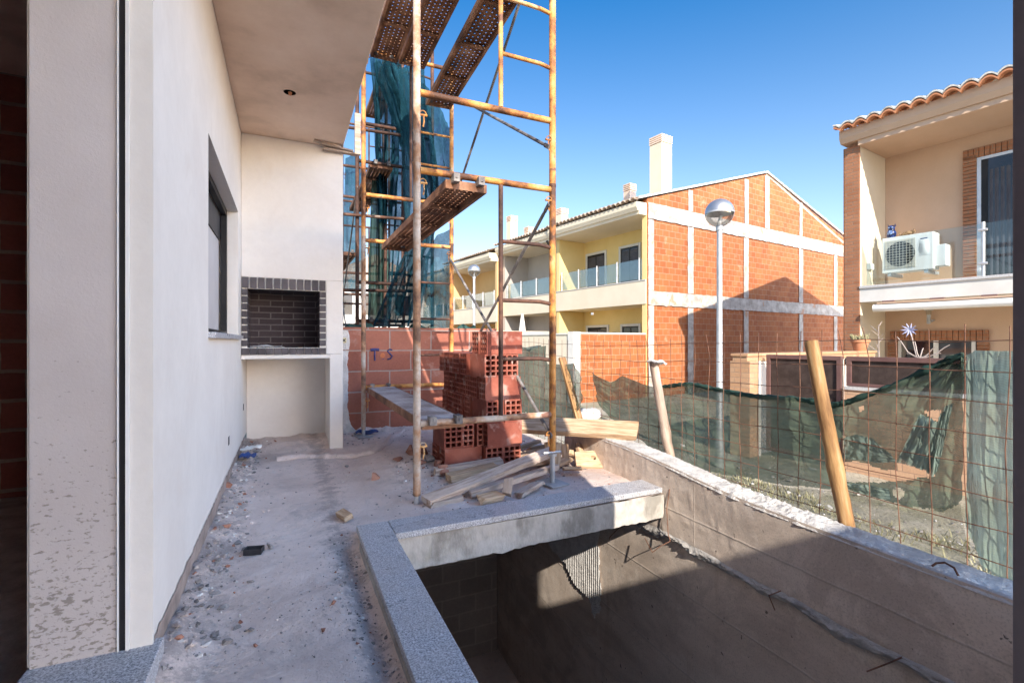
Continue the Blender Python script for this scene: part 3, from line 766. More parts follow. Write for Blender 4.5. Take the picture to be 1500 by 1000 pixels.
# battens left under the slab corner
for k, (y, x0, x1, z, tl) in enumerate(((4.74, .27, .56, 2.775, 0.05), (4.765, .30, .60, 2.752, -.02), (4.72, .22, .45, 2.79, .10))):
    m = MB()
    m.obox(Matrix.Translation(((x0 + x1) / 2, y, z)) @ Euler((0, tl, .12)).to_matrix().to_4x4(), x1 - x0, .055, .016)
    o = m.build('batten', 'wood_weathered')
    tag(o, ('upper weathered batten pinned under the slab corner above the barbecue', 'long weathered batten poking out past the slab corner above the barbecue', 'short weathered batten tight against the ceiling above the barbecue')[k], 'batten', 'battens under the slab corner')
m = MB(); m.obox(Matrix.Translation((.60, 4.74, 2.93)), .05, .04, .38)
o = m.build('batten', 'wood_weathered'); tag(o, 'upright weathered batten hanging beside the slab edge above the barbecue', 'batten', 'battens under the slab corner')

# ------------------------------------------------------------------ barbecue
bq = thing('barbecue', 'built-in barbecue with dark brick fire opening in a white plaster wall', 'barbecue', (0.06, 5.1, 0))
YF = 4.80
ox0, ox1, oz0, oz1 = -.312, .275, .945, 1.460        # fire opening
sx0, sx1, sz0, sz1 = -.356, .330, .882, 1.560        # brick surround
m = MB()
m.box(WX + .001, YF, sz1, .477, 5.5, 2.80)
m.box(sx1, YF, sz0, .477, 5.5, sz1)
m.box(.362, YF, -.02, .477, 5.5, sz0)
m.box(WX + .001, 5.42, .0, .362, 5.5, .85)
m.build('plaster_body', 'plaster', bq, bevel=.004)
m = MB(); m.box(WX + .002, YF - .004, .846, .361, 5.42, .880); m.build('shelf', 'plaster', bq, bevel=.003)
m = MB()
m.box(ox0 - .03, 5.22, .90, ox1 + .03, 5.26, oz1 + .05)
m.box(ox0 - .04, YF + .05, .90, ox0, 5.22, oz1 + .05); m.box(ox1, YF + .05, .90, ox1 + .04, 5.22, oz1 + .05)
m.box(ox0, YF + .05, oz1, ox1, 5.22, oz1 + .05); m.box(ox0, YF + .05, .895, ox1, 5.22, .935)
m.build('firebox', 'firebox_brick', bq)
m = MB(); m.box(sx0, YF + .004, sz0, ox0, YF + .05, sz1); m.box(ox1, YF + .004, sz0, sx1, YF + .05, sz1)
m.box(ox0, YF + .004, oz1, ox1, YF + .05, sz1); m.box(ox0, YF + .004, sz0, ox1, YF + .05, oz0)
m.build('joint_mortar', 'white_trim', bq)
m = MB()
n = 11; wv = (sx1 - sx0) / n
for i in range(n): m.box(sx0 + i * wv + .006, YF - .008 + R.uniform(-.002, .002), oz1 + .004, sx0 + (i + 1) * wv - .006, YF + .045, sz1 - .003)
for i in range(8):
    z0 = oz0 + .01 + i * (oz1 - oz0 - .01) / 8
    for (a, b) in ((sx0 + .003, ox0 + .001), (ox1 - .001, sx1 - .003)):
        m.box(a, YF - .008 + R.uniform(-.002, .002), z0 + .005, b, YF + .045, z0 + (oz1 - oz0) / 8 - .007)
for i in range(n): m.box(sx0 + i * wv + .002, YF - .010, sz0 + .003, sx0 + (i + 1) * wv - .002, YF + .06, oz0 - .004)
m.build('brick_surround', 'dark_brick', bq, bevel=.002)
m = MB()
m.grid(lambda u, v: (-.295 + .25 * u + .03 * v, 4.83 + .22 * v, .957 + .012 * math.sin(u * 5) * v + .006 * fbm(u * 4, v * 4, 1)), 14, 8)
o = m.build('paper_sheet', 'white_paint', smooth=60); tag(o, 'crumpled white paper lying on the barbecue hearth', 'paper')
sol = o.modifiers.new('solid', 'SOLIDIFY'); sol.thickness = .002

# ------------------------------------------------------------------ yard wall at the back of the terrace
yw = thing('yard_wall', 'terracotta block wall at the end of the terrace with blue spray marks', 'wall', (1.4, 5.55, 0))
m = MB(); m.box(.478, 5.52, -.35, 2.34, 5.67, 1.155); m.build('block_face', 'yard_block', yw, bevel=.004)
m = MB()
def smear(u, v):
    z = .02 + 1.10 * v
    wd = .045 + .03 * math.exp(-((v - .86) / .09) ** 2) + .10 * math.exp(-v / .10) + .012 * fbm(v * 9, u * 2, 4)
    x = .55 + (u - .5) * 2 * wd + .012 * fbm(v * 3, 1, 7) + .02 * (1 - v) * 0
    return (x, 5.519 - .014 * math.sin(u * PI) - .003 * fbm(u * 5, v * 20, 2), z)
m.grid(smear, 12, 90, keep=lambda u, v: not (.80 < v < .815))
m.build('cement_smear', 'rough_cement', yw, smooth=60)
m = MB(); m.box(.530, 5.492, .985, .582, 5.515, 1.04); bx = m.build('junction_box', 'box_yellow', yw, bevel=.004)
m = MB(); m.obox(Matrix.Translation((.556, 5.491, 1.0125)) @ Euler((0, PI / 4, 0)).to_matrix().to_4x4(), .045, .004, .009); m.obox(Matrix.Translation((.556, 5.490, 1.0125)) @ Euler((0, -PI / 4, 0)).to_matrix().to_4x4(), .045, .004, .009)
m.build('cross_mark', 'black_plastic', bx)
# sprayed letters
m = MB()
def stroke(pts, r): 
    m.tube([(p[0], 5.5185, p[1]) for p in pts], r, 6)
X0 = at_y(549, 521, 5.52).x
stroke([(X0 - .045, .905), (X0, .912), (X0 + .045, .910)], .016); stroke([(X0, .90), (X0 - .002, .85), (X0, .79)], .009)
m.box(X0 + .085, 5.5165, .80, X0 + .095, 5.519, .81)
X1 = X0 + .155
stroke([(X1 + .035, .905), (X1 + .005, .912), (X1 - .018, .892), (X1 + .012, .862), (X1 + .035, .838), (X1 + .015, .808), (X1 - .02, .80)], .008)
m.build('spray_lettering', 'spray_blue', yw, smooth=60)
m = MB(); m.lathe([(0, 0), (.028, 0), (.02, .004), (0, .005)], 14, (0, 0, 0)); 
m.v = [Vector((v.x + X0 + .085, 5.5198 - v.z * .4, v.y + .845)) for v in m.v]
m.build('spray_dot', 'spray_orange', yw)

# ------------------------------------------------------------------ scaffold
PINM = {}
def pin(par, x, y, z, dx=1, mat='rust_orange'):
    m = MB(); m.tube([(x, y, z), (x - .062 * dx, y, z)], .0075, 8)
    m.tube([(x - .035 * dx + .021 * math.cos(a), y - .004, z + .002 + .024 * math.sin(a)) for a in [PI * i / 8 for i in range(9)]], .0035, 6)
    m.tube([(x - .040 * dx, y - .002, z), (x - .042 * dx, y - .006, z - .04), (x - .036 * dx, y - .006, z - .075)], .0045, 6)
    return m.build('locking_pin', mat, par, smooth=50)
SW = 0.96
def frame(z0, h, name_label, mats, ladder=True, low=None, lift=0.0, group='scaffold frames'):
    """one welded scaffold frame, local: x across, z up"""
    f = thing('welded_scaffold', name_label, 'scaffold frame', (0, 0, 0), 0, group, local=True)
    m0, m1, m2, m3 = mats
    for (x, mm) in ((0, m0), (SW, m1)):
        b = MB(); zb = z0 + (lift if x else 0); b.tube([(x, 0, zb), (x, 0, z0 + h * .33), (x, 0, z0 + h * .66), (x, 0, z0 + h)], .0235, 14)
        b.tube([(x, 0, z0 + h - .02), (x, 0, z0 + h + .0)], .0255, 14)
        b.build('standard', mm, f, smooth=40)
    for zz in (.44, h - .04):
        b = MB(); b.tube([(0.02, 0, z0 + zz), (SW - .02, 0, z0 + zz)], .0215, 12); b.build('transom', low if low and zz < 1 else m2, f, smooth=40)
    if ladder:
        xl = SW - .395
        b = MB(); b.tube([(xl, 0, z0 + .46), (xl, 0, z0 + h - .06)], .016, 10); b.build('ladder_post', m3, f, smooth=40)
        for k in range(3):
            zz = z0 + .44 + (h - .48) * (k + 1) / 4
            b = MB(); b.tube([(xl + .012, 0, zz), (SW - .10, 0, zz), (SW - .02, 0, zz - .012)], .0135, 10); b.build('rung', m3, f, smooth=40)
    pin(f, SW, -.01, z0 + h - .12, 1, m2); pin(f, SW, -.01, z0 + .30, 1, m2)
    pin(f, 0, -.01, z0 + h - .12, -1, m2); pin(f, 0, -.01, z0 + .30, -1, m2)
    return f
SX, SY0, SY1 = 0.73, 2.985, 5.29
G = 'scaffold frames beside the house'
fa = frame(.05, 2.05, 'lower near scaffold frame with dusty grey post standing before the brick stack', ('rust_dusty', 'rust_orange', 'rust_orange', 'rust_dark'), low='rust_dusty', lift=.17, group=G)
fa.location = (SX, SY0, 0)
fb = frame(2.10, 2.0, 'upper near scaffold frame of orange tubes with ladder rungs against the sky', ('rust_dusty', 'rust_orange', 'rust_orange', 'rust_orange'), group=G)
fb.location = (SX, SY0, 0)
fc = frame(.08, 2.02, 'lower far scaffold frame standing before the terracotta wall', ('rust_dusty', 'rust_orange', 'rust_orange', 'rust_dark'), ladder=False, group=G)
fc.location = (SX, SY1, 0)
fd = frame(2.10, 2.0, 'upper far scaffold frame carrying the back ends of the perforated planks', ('rust_orange', 'rust_orange', 'rust_orange', 'rust_dark'), ladder=False, group=G)
fd.location = (SX, SY1, 0)
b = MB(); b.tube([(SW * .52, 0, 2.55), (SW * .52, 0, 4.04)], .016, 10); b.build('ladder_post', 'rust_dark', fd, smooth=40)
for zz in (.85, 1.25, 1.65):
    b = MB(); b.tube([(SW * .55, 0, zz), (SW - .02, 0, zz)], .0125, 10); b.build('rung', 'rust_dark', fc, smooth=40)
for zz in (2.95, 3.3):
    b = MB(); b.tube([(SW * .54, 0, zz), (SW - .02, 0, zz)], .0125, 10); b.build('rung', 'rust_orange', fd, smooth=40)
# feet
for i, (x, y) in enumerate(((SX, SY0), (SX + SW, SY0), (SX, SY1), (SX + SW, SY1))):
    b = MB(); b.tube([(x, y, 0.0), (x, y, .24)], .018, 12)
    if i != 0: b.obox(Matrix.Translation((x, y, .012)) @ Euler((.06, .05, .3)).to_matrix().to_4x4(), .17, .17, .008)
    if i == 1: b.tube([(x, y, .200), (x, y, .219)], .030, 10); b.tube([(x - .07, y, .225), (x + .05, y - .03, .232)], .009, 8)
    o = b.build('base_jack', 'galvanised', smooth=40)
    tag(o, ('steel jack under the dusty grey near scaffold post', 'galvanised jack plate on the terrace edge beside the loose planks', 'steel jack under the far post by the barbecue', 'steel jack under the far post behind the brick stack')[i], 'scaffold foot', 'scaffold feet')
# perforated planks
def plank_mesh(L_, W_, top_mat_dusty):
    m = MB()
    nx, ny = int(L_ / .048), 6
    cx, cy = L_ / nx, (W_ - .02) / ny
    hr = .0072; oz = -.005
    for i in range(nx):
        for j in range(ny):
            x0, y0 = i * cx, -W_ / 2 + .01 + j * cy
            c = Vector((x0 + cx / 2, y0 + cy / 2, 0))
            stag = .25 * cx * (1 if j % 2 else -1) * .6
            outer = [(x0, y0), (x0 + cx / 2, y0), (x0 + cx, y0), (x0 + cx, y0 + cy / 2), (x0 + cx, y0 + cy), (x0 + cx / 2, y0 + cy), (x0, y0 + cy), (x0, y0 + cy / 2)]
            ang = [5, 6, 7, 0, 1, 2, 3, 4]
            rim = [(c.x + stag + hr * 1.55 * math.cos(a * PI / 4), c.y + hr * 1.55 * math.sin(a * PI / 4), 0) for a in ang]
            hole = [(c.x + stag + hr * math.cos(a * PI / 4), c.y + hr * math.sin(a * PI / 4), oz) for a in ang]
            vs = [(p[0], p[1], 0) for p in outer] + rim + hole
            fs = []
            for k in range(8):
                k2 = (k + 1) % 8
                fs.append((k, k2, 8 + k2, 8 + k)); fs.append((8 + k, 8 + k2, 16 + k2, 16 + k))
            m.add(vs, fs)
    return m
def make_plank(L_=2.30, W_=.28, mat='plank_steel'):
    p = thing('scaffold_plank', 'x', 'scaffold plank', (0, 0, 0), 0, 'perforated scaffold planks', local=True)
    plank_mesh(L_, W_, mat).build('deck', mat, p, recalc=False)
    f = MB()
    for s in (-1, 1):
        y = s * W_ / 2
        f.box(0, min(y, y - s * .010), -.055, L_, max(y, y - s * .010), .0005)
        f.box(0, min(y - s * .010, y - s * .026), -.055, L_, max(y - s * .010, y - s * .026), -.051)
    for x in (0, L_ - .006): f.box(x, -W_ / 2 + .010, -.055, x + .006, W_ / 2 - .010, .0003)
    f.build('side_rail', 'plank_steel', p)
    for k in range(1, 4):
        r = MB(); r.box(L_ * k / 4 - .016, -W_ / 2 + .012, -.032, L_ * k / 4 + .016, W_ / 2 - .012, -.012); r.build('cross_rib', 'plank_steel', p)
    for x in (0.0, L_):
        for y in (-W_ * .3, W_ * .3):
            h = MB(); s = -1 if x == 0 else 1
            h.tube([(x - s * .03, y, -.008), (x + s * .005, y, .012), (x + s * .026, y, .030), (x + s * .048, y, .022), (x + s * .054, y, -.004)], .010, 8)
            h.obox(Matrix.Translation((x + s * .022, y, .004)), .07, .042, .052)
            h.build('end_hook', 'brace_grey', p, smooth=40)
    return p
pk = make_plank()
def place_plank(p, x, y0, z0, y1, z1, label, dx=0.0):
    d = Vector((dx, y1 - y0, z1 - z0))
    p.location = (x, y0, z0)
    p.rotation_euler = (0, -math.atan2(d.z, math.hypot(d.x, d.y)), math.atan2(d.y, d.x))
    p['label'] = label
PY = SY0 + .0
place_plank(pk, 1.055, PY, 2.028, SY1, 2.028, 'rusty perforated plank across the middle level, seen from below near the sky gap')
p2 = copy_tree(pk); place_plank(p2, .935, PY, 4.045, SY1, 4.045, 'high perforated plank tight beside the ceiling slab edge')
p3 = copy_tree(pk); place_plank(p3, 1.235, PY, 4.045, SY1, 4.045, 'high perforated plank between the ceiling-side plank and the lower sloping one')
p4 = copy_tree(pk); place_plank(p4, 1.49, PY, 3.70, SY1, 3.66, 'perforated plank nearest the open sky under the top level', .04)
pd = make_plank(2.30, .28, 'plank_dusty'); place_plank(pd, .905, PY, .505, SY1, .520, 'dusty pale perforated plank low above the terrace beside the brick stack')
# cross braces in the outer bay
BG = 'diagonal scaffold braces'
def brace(a, b_, label, r=.0125):
    m = MB(); a = Vector(a); b_ = Vector(b_); d = (b_ - a).normalized()
    m.tube([a, a + d * .09, b_ - d * .09, b_], [r * .75, r, r, r * .75], 8)
    for e, s in ((a, 1), (b_, -1)): m.obox(Matrix.Translation(e) @ d.to_track_quat('X', 'Z').to_matrix().to_4x4(), .07, .010, .030)
    tag(m.build('cross_brace', 'brace_grey', smooth=40), label, 'brace', BG)
XB = SX + SW - .045
brace((XB, SY0, 1.93), (XB, SY1, .42), 'dark brace slanting from under the pin of the sunlit post down behind the bricks')
brace((XB + .022, SY0, .36), (XB + .022, SY1, 1.94), 'brace crossing down from the far orange post to the foot of the sunlit post')
brace((XB, SY0, 2.36), (XB, SY1, 3.80), 'upper brace rising from the pin of the sunlit post to the far post')
brace((XB + .022, SY0, 4.00), (XB + .022, SY1, 2.42), 'upper brace dropping steeply in the sky gap behind the ladder')
# neighbour scaffold beyond the wall
GN = 'dark scaffold frames beyond the terracotta wall'
nf = []
k = 0
labs = ['ground', 'middle', 'top']
far_pos = [(0.80, 6.35), (0.78, 8.0), (0.92, 10.0)]
order = ['first', 'second', 'third']
base = None
for j, (x, y) in enumerate(far_pos):
    for lv in range(3):
        lab = f'dark rusty {labs[lv]} level frame, {order[j]} row of scaffold beyond the terracotta wall'
        if base is None:
            f = frame(0.0, 2.0, lab, ('rust_dark', 'rust_dark', 'rust_dark', 'rust_dark'), ladder=True, group=GN); base = f
        else:
            f = copy_tree(base)
        f['label'] = lab; f.location = (x, y, -.70 + 2.0 * lv)
for j, (x, y0, y1, z) in enumerate(((1.05, 6.35, 8.0, 1.27), (1.1, 6.35, 8.65, 3.26), (.85, 8.0, 10.3, 2.4), (1.35, 6.35, 8.65, 4.9))):
    p = copy_tree(pk); p['group'] = 'planks of the scaffold beyond the wall'
    place_plank(p, x, y0, z, y0 + 2.3, z, ('dark plank just above the terracotta wall on the far scaffold', 'dark plank at mid height on the far scaffold behind the blue net', 'dark plank deepest inside the far scaffold seen beside the barbecue wall', 'dark plank highest on the far scaffold')[j])
for k, (x, y, z0, z1, dx_) in enumerate(((.55, 7.2, 1.0, 5.2, 0), (1.25, 7.0, .2, 5.4, .03), (.42, 9.0, .0, 4.2, 0), (1.62, 9.2, .0, 5.0, 0))):
    m = MB(); m.tube([(x, y, z0 - 1), (x + dx_, y, z1)], .022, 10); o = m.build('scaffold_tube', 'rust_dark', smooth=40)
    tag(o, ('upright dark tube near the barbecue wall, beyond the terracotta wall', 'upright dark tube behind the twisted net on the far scaffold', 'upright dark tube deepest beside the barbecue wall edge', 'upright dark tube behind the large blue net')[k], 'scaffold tube', 'loose uprights of the far scaffold')
for k, (y, z, x0, x1) in enumerate(((6.33, 2.55, .2, 1.9), (6.33, 3.62, .2, 1.7), (7.98, 2.05, .2, 2.0), (6.36, 1.62, .2, 1.6))):
    m = MB(); m.tube([(x0, y - .03, z), (x1, y - .03, z + .04)], .020, 10); o = m.build('scaffold_tube', 'rust_dark', smooth=40)
    tag(o, ('level dark tube at mid height across the far scaffold', 'level dark tube high across the far scaffold', 'level dark tube deep inside the far scaffold', 'level dark tube low across the far scaffold')[k], 'scaffold tube', 'level tubes of the far scaffold')
m = MB()
brace((.79, 6.35, .2), (.79, 8.0, 1.6), 'thin brace low in the scaffold beyond the terracotta wall', .010)
brace((.80, 6.35, 2.9), (.80, 8.0, 1.7), 'thin brace high in the scaffold beyond the terracotta wall', .010)

# ------------------------------------------------------------------ hanging nets on the far scaffold
def drape(name, tops, bots, mat, nu, nv, foldn, amp, seed, label, group=None, twist=0.0):
    """cloth between two edge lines given as 3-D points"""
    def lerp(P, u):
        k = u * (len(P) - 1); i = min(int(k), len(P) - 2); f = k - i
        return Vector(P[i]).lerp(Vector(P[i + 1]), f)
    def f(u, v):
        a = lerp(tops, u); b = lerp(bots, u)
        p = a.lerp(b, v)
        ph = u * foldn * 2 * PI + .9 * math.sin(v * 3 + seed) + 1.3 * fbm(u * 2, v * 1.5, seed)
        k = amp * (.25 + .75 * math.sin(min(1, v * 1.1) * PI * .6 + .25))
        p += Vector((.35 * math.cos(ph * .7 + seed), 1, 0)) * (k * math.sin(ph)) + Vector((0, 1, 0)) * (amp * .6 * fbm(u * 6, v * 4, seed + 3))
        return p
    m = MB(); m.grid(f, nu, nv)
    uv = [(i / nu * 1.2, j / nv * 2.0) for j in range(nv + 1) for i in range(nu + 1)]
    o = m.build(name, mat, smooth=80, recalc=False, uv=uv)
    return tag(o, label, 'debris net', group)
GB = 'blue-green debris nets on the scaffold'
def P(px, py, Y): return tuple(at_y(px, py, Y))
drape('debris_net', [P(585, 95, 5.85), P(620, 120, 5.9), P(655, 180, 5.95)], [P(600, 470, 5.9), P(630, 330, 5.95), P(664, 300, 6.0)], 'net_blue', 90, 90, 4.5, .085, 1.0,
      'large dark blue net hanging behind the middle plank of the scaffold', GB)
drape('debris_net', [P(607, 345, 5.6), P(618, 340, 5.6), P(640, 330, 5.65)], [P(548, 478, 5.85), P(575, 478, 5.75), P(612, 478, 5.75)], 'net_blue', 90, 80, 4.0, .10, 2.2,
      'bunched dark net spreading down onto the terracotta wall', GB)
drape('debris_net', [P(612, 395, 6.0), P(640, 345, 6.05), P(662, 335, 6.1)], [P(606, 482, 6.0), P(635, 482, 6.05), P(661, 480, 6.1)], 'net_blue', 50, 60, 1.5, .05, 3.1,
      'thin blue net hung between the far scaffold posts above the wall', GB)
drape('debris_net', [P(541, 80, 6.6), P(560, 84, 6.6), P(585, 90, 6.6)], [P(556, 320, 6.9), P(566, 330, 6.9), P(576, 300, 6.9)], 'net_blue', 80, 90, 4.0, .13, 4.4,
      'twisted dark net hanging from the top of the far scaffold beside the ceiling slab', GB)
drape('debris_net', [P(575, 200, 6.9), P(590, 170, 6.9), P(612, 150, 6.9)], [P(562, 470, 7.2), P(576, 470, 7.2), P(590, 465, 7.2)], 'net_blue', 70, 90, 3.0, .08, 5.7,
      'pale blue net strip hanging deep inside the far scaffold', GB)
drape('debris_net', [P(548, 90, 6.2), P(575, 95, 6.25), P(622, 100, 6.1)], [P(590, 205, 6.3), P(605, 235, 6.3), P(640, 300, 6.2)], 'net_blue', 90, 70, 5.0, .12, 7.7,
      'gathered dark net bunched under the high planks of the scaffold', GB)
drape('debris_net', [P(546, 250, 7.0), P(556, 240, 7.0), P(566, 255, 7.0)], [P(540, 470, 7.1), P(552, 474, 7.1), P(566, 474, 7.1)], 'net_roll', 60, 80, 3.0, .08, 8.8,
      'olive dark net strip hanging beside the far uprights', GB)
drape('debris_net', [P(506, 232, 11.0), P(518, 225, 11.0), P(530, 235, 11.0)], [P(500, 420, 11.0), P(516, 430, 11.0), P(536, 425, 11.0)], 'net_blue', 30, 60, 1.2, .05, 6.1,
      'light blue net panel farthest back beside the barbecue wall', GB)
m = MB(); m.tube([(.6 + 1.55 * i / 30, 5.78 + .03 * math.sin(i * .9), 1.12 + .035 * math.sin(i * .5) + .02 * fbm(i * .4, 1, 1)) for i in range(31)], [.05 + .022 * math.sin(i * 1.7) for i in range(31)], 10)
m_uv = None
o = m.build('debris_net', 'net_roll', smooth=70); tag(o, 'rolled up dark net lying along behind the top of the terracotta wall', 'debris net', GB)

# ------------------------------------------------------------------ hollow bricks
def brick_mesh(L_, W_, H_, nx, nz, t=.012):
    m = MB()
    def bounds(S_, n):
        c = (S_ - t * (n + 1)) / n; out = [0.0]
        for i in range(n): out += [out[-1] + t, out[-1] + t + c]
        return out + [S_]
    xs, zs = bounds(W_, nx), bounds(H_, nz)
    for y in (0, L_):
        for i in range(len(xs) - 1):
            for k in range(len(zs) - 1):
                if i % 2 == 1 and k % 2 == 1: continue
                a = [(xs[i], y, zs[k]), (xs[i + 1], y, zs[k]), (xs[i + 1], y, zs[k + 1]), (xs[i], y, zs[k + 1])]
                m.add(a, [(0, 1, 2, 3) if y == 0 else (3, 2, 1, 0)])
    for i in range(1, len(xs) - 1, 2):
        for k in range(1, len(zs) - 1, 2):
            x0, x1, z0, z1 = xs[i], xs[i + 1], zs[k], zs[k + 1]
            v = [(x0, 0, z0), (x1, 0, z0), (x1, 0, z1), (x0, 0, z1), (x0, L_, z0), (x1, L_, z0), (x1, L_, z1), (x0, L_, z1)]
            m.add(v, [(0, 4, 5, 1), (1, 5, 6, 2), (2, 6, 7, 3), (3, 7, 4, 0)])
    v = [(0, 0, 0), (W_, 0, 0), (W_, 0, H_), (0, 0, H_), (0, L_, 0), (W_, L_, 0), (W_, L_, H_), (0, L_, H_)]
    m.add(v, [(0, 1, 5, 4), (1, 2, 6, 5), (2, 3, 7, 6), (3, 0, 4, 7)])
    m.v = [p - Vector((W_ / 2, L_ / 2, 0)) for p in m.v]
    return m
BH = .178
bigb = brick_mesh(.30, .148, BH, 3, 4).build('hollow_brick', 'hollow_clay', recalc=False)
slim = brick_mesh(.30, .096, BH, 2, 4).build('hollow_brick', 'hollow_clay', recalc=False)
used = set()
rb = random.Random(3)
CN = ['bottom', 'second', 'third', 'fourth', 'fifth', 'top']
def put_brick(src, cx, cy, z, along_x, label):
    o = src if src.name not in used else src.copy()
    if src.name in used: COL.objects.link(o)
    used.add(src.name)
    o.location = (cx + rb.uniform(-.009, .009), cy + rb.uniform(-.004, .004), z)
    o.rotation_euler = (0, 0, (PI / 2 if along_x else 0) + rb.uniform(-.035, .035))
    tag(o, label, 'brick', 'hollow bricks of the stack')
sx_ = 1.398
for c in range(6):
    j = rb.uniform(-.012, .012) - (.03 if c in (4,) else 0) - (.012 if c == 5 else 0)
    z = .004 + c * (BH + .0015)
    if c % 2 == 0:
        for k in range(2):
            put_brick(bigb, sx_ + .075 + k * .153 + j, 3.655, z, False, f'hollow brick, holes facing front, {CN[c]} course of the stack, {("nearer the house", "nearer the street")[k]}')
    else:
        put_brick(bigb, sx_ + .152 + j, 3.578, z, True, f'front hollow brick lying lengthwise, {CN[c]} course of the tall stack')
        put_brick(bigb, sx_ + .152 + j, 3.730, z, True, f'hollow brick lying lengthwise behind the front one, {CN[c]} course of the tall stack')
for c in range(5):
    j = (-.02, .0, -.03, -.01, -.055)[c]
    for k in range(5):
        if c == 4 and k == 4: pass
        put_brick(bigb, sx_ + .15 + j + rb.uniform(-.006, .006), 3.885 + k * .152, .004 + c * (BH + .0015), True,
                  f'hollow brick, holes facing the house, {CN[c]} course, {["second", "third", "fourth", "fifth", "rearmost"][k]} row of the stack')
put_brick(bigb, 1.236, 3.635, .004, True, 'hollow brick lying lengthwise under the three slim bricks, front one')
put_brick(bigb, 1.226, 3.787, .004, True, 'hollow brick lying lengthwise under the three slim bricks, rear one')
for k in range(3):
    put_brick(slim if k else bigb, (1.185, 1.305, 1.375 + .03)[k] - .02 if k else 1.160, 3.72 + (0, .006, -.004)[k], .004 + BH + .0015, False,
              ('wide brick with holes to the front, house-side end of the low pile', 'slim brick in the middle of the three on the low pile', 'slim brick against the tall stack on the low pile')[k])

# ------------------------------------------------------------------ timber
def timber(name, a, b_, w_, h_, roll, mat, label, group, cat='plank', jag=0.0, bow=0.0, seed=0):
    a, b_ = Vector(a), Vector(b_); L_ = (b_ - a).length; d = (b_ - a).normalized()
    n = max(2, int(L_ / .06))
    m = MB(); vs = []; fs = []
    rr = random.Random(seed + int(L_ * 1000))
    for i in range(n + 1):
        x = L_ * i / n
        for (y, z) in ((-1, -1), (1, -1), (1, 1), (-1, 1)):
            vs.append((x + (rr.uniform(-jag, jag) if i in (0, n) else 0), y * w_ / 2 * (1 + .03 * fbm(x * 3, y, seed)) + bow * math.sin(PI * i / n), z * h_ / 2 * (1 + .05 * fbm(x * 4, z + y, seed + 2))))
    for i in range(n):
        for k in range(4):
            fs.append((i * 4 + k, i * 4 + (k + 1) % 4, i * 4 + 4 + (k + 1) % 4, i * 4 + 4 + k))
    fs += [(3, 2, 1, 0), tuple(n * 4 + k for k in range(4))]
    m.add(vs, fs)
    o = m.build(name, mat, bevel=.0025)
    q = d.to_track_quat('X', 'Z').to_matrix().to_4x4() @ Matrix.Rotation(roll, 4, 'X')
    o.matrix_world = Matrix.Translation(a) @ q
    return tag(o, label, cat, group)
TG = 'loose timber on the terrace'
timber('timber_plank', (1.44, 4.22, .275), (2.47, 3.03, .308), .17, .046, rad(32), 'wood_pale', 'long sunlit plank resting on the end of the concrete wall', TG, seed=1, jag=.01)
timber('timber_plank', (.765, 2.905, .032), (1.86, 3.29, .155), .085, .042, rad(14), 'wood_grey', 'long grey plank leaning up from the dusty post foot in front of the stack', TG, seed=2, jag=.006)
timber('timber_plank', (1.06, 2.92, .034), (1.78, 3.06, .100), .06, .036, rad(-5), 'wood_grey', 'grey plank lying under the long one towards the granite edge', TG, seed=3, jag=.02)
timber('timber_plank', (.965, 3.43, .062), (1.50, 3.44, .085), .07, .045, rad(4), 'wood_grey', 'short grey batten with nails lying against the foot of the stack', TG, seed=4, jag=.01)
timber('timber_plank', (1.02, 3.27, .05), (1.40, 3.32, .075), .10, .05, rad(0), 'wood_pale', 'pale offcut board under the short nailed batten', TG, seed=5, jag=.01)
for k, y in enumerate((3.40, 3.41)):
    pass
timber('timber_offcut', (1.075, 2.80, .03), (1.22, 2.83, .03), .08, .035, rad(10), 'wood_pale', 'flat wedge offcut lying by the granite edge', 'timber offcuts', 'offcut', jag=.03, seed=6)
timber('timber_offcut', (1.25, 2.79, .04), (1.285, 2.83, .125), .055, .05, rad(10), 'wood_weathered', 'stubby block standing tilted against the long grey planks', 'timber offcuts', 'offcut', jag=.01, seed=7)
timber('timber_offcut', (1.34, 2.81, .02), (1.56, 2.95, .035), .08, .026, rad(-10), 'wood_grey', 'pale board end lying beside the stubby block', 'timber offcuts', 'offcut', jag=.03, seed=8)
timber('timber_offcut', (.78, 2.90, .015), (1.0, 2.94, .015), .09, .03, 0, 'wood_weathered', 'thin board end under the tip of the long grey plank', 'timber offcuts', 'offcut', jag=.02, seed=9)
# sunlit heap of scraps by the far corner
rs = random.Random(12)
desc = ['pointing at the plank', 'standing on edge', 'with a split end', 'crossing the others', 'lying flat', 'half buried', 'leaning on its neighbour', 'with a cut corner', 'thin as a lath', 'lowest in the heap', 'closest to the orange post', 'farthest up the heap', 'nearest the concrete wall', 'bent at one end', 'behind the low laths', 'slanting down to the post', 'closest to the stack', 'raised on the other laths', 'tipped beside the bored board', 'smallest beside the wall end']
spec = [(815, 668, 50, .20, 55), (828, 664, 62, .19, 45), (840, 656, 48, .17, 38), (822, 676, 20, .20, 6), (792, 672, 10, .35, 2), (780, 664, -8, .40, 3), (778, 680, 16, .38, -2),
        (795, 655, 4, .30, 2), (768, 668, 22, .34, 4), (850, 662, 70, .16, 35), (866, 664, 30, .16, 12), (788, 692, 25, .26, 0), (838, 686, -20, .14, 0), (806, 660, 70, .18, 40),
        (772, 652, 12, .30, 8), (784, 674, -14, .32, 6), (762, 676, 30, .28, 10), (798, 664, 0, .26, 14), (856, 672, -35, .15, 8), (872, 656, 50, .13, 20)]
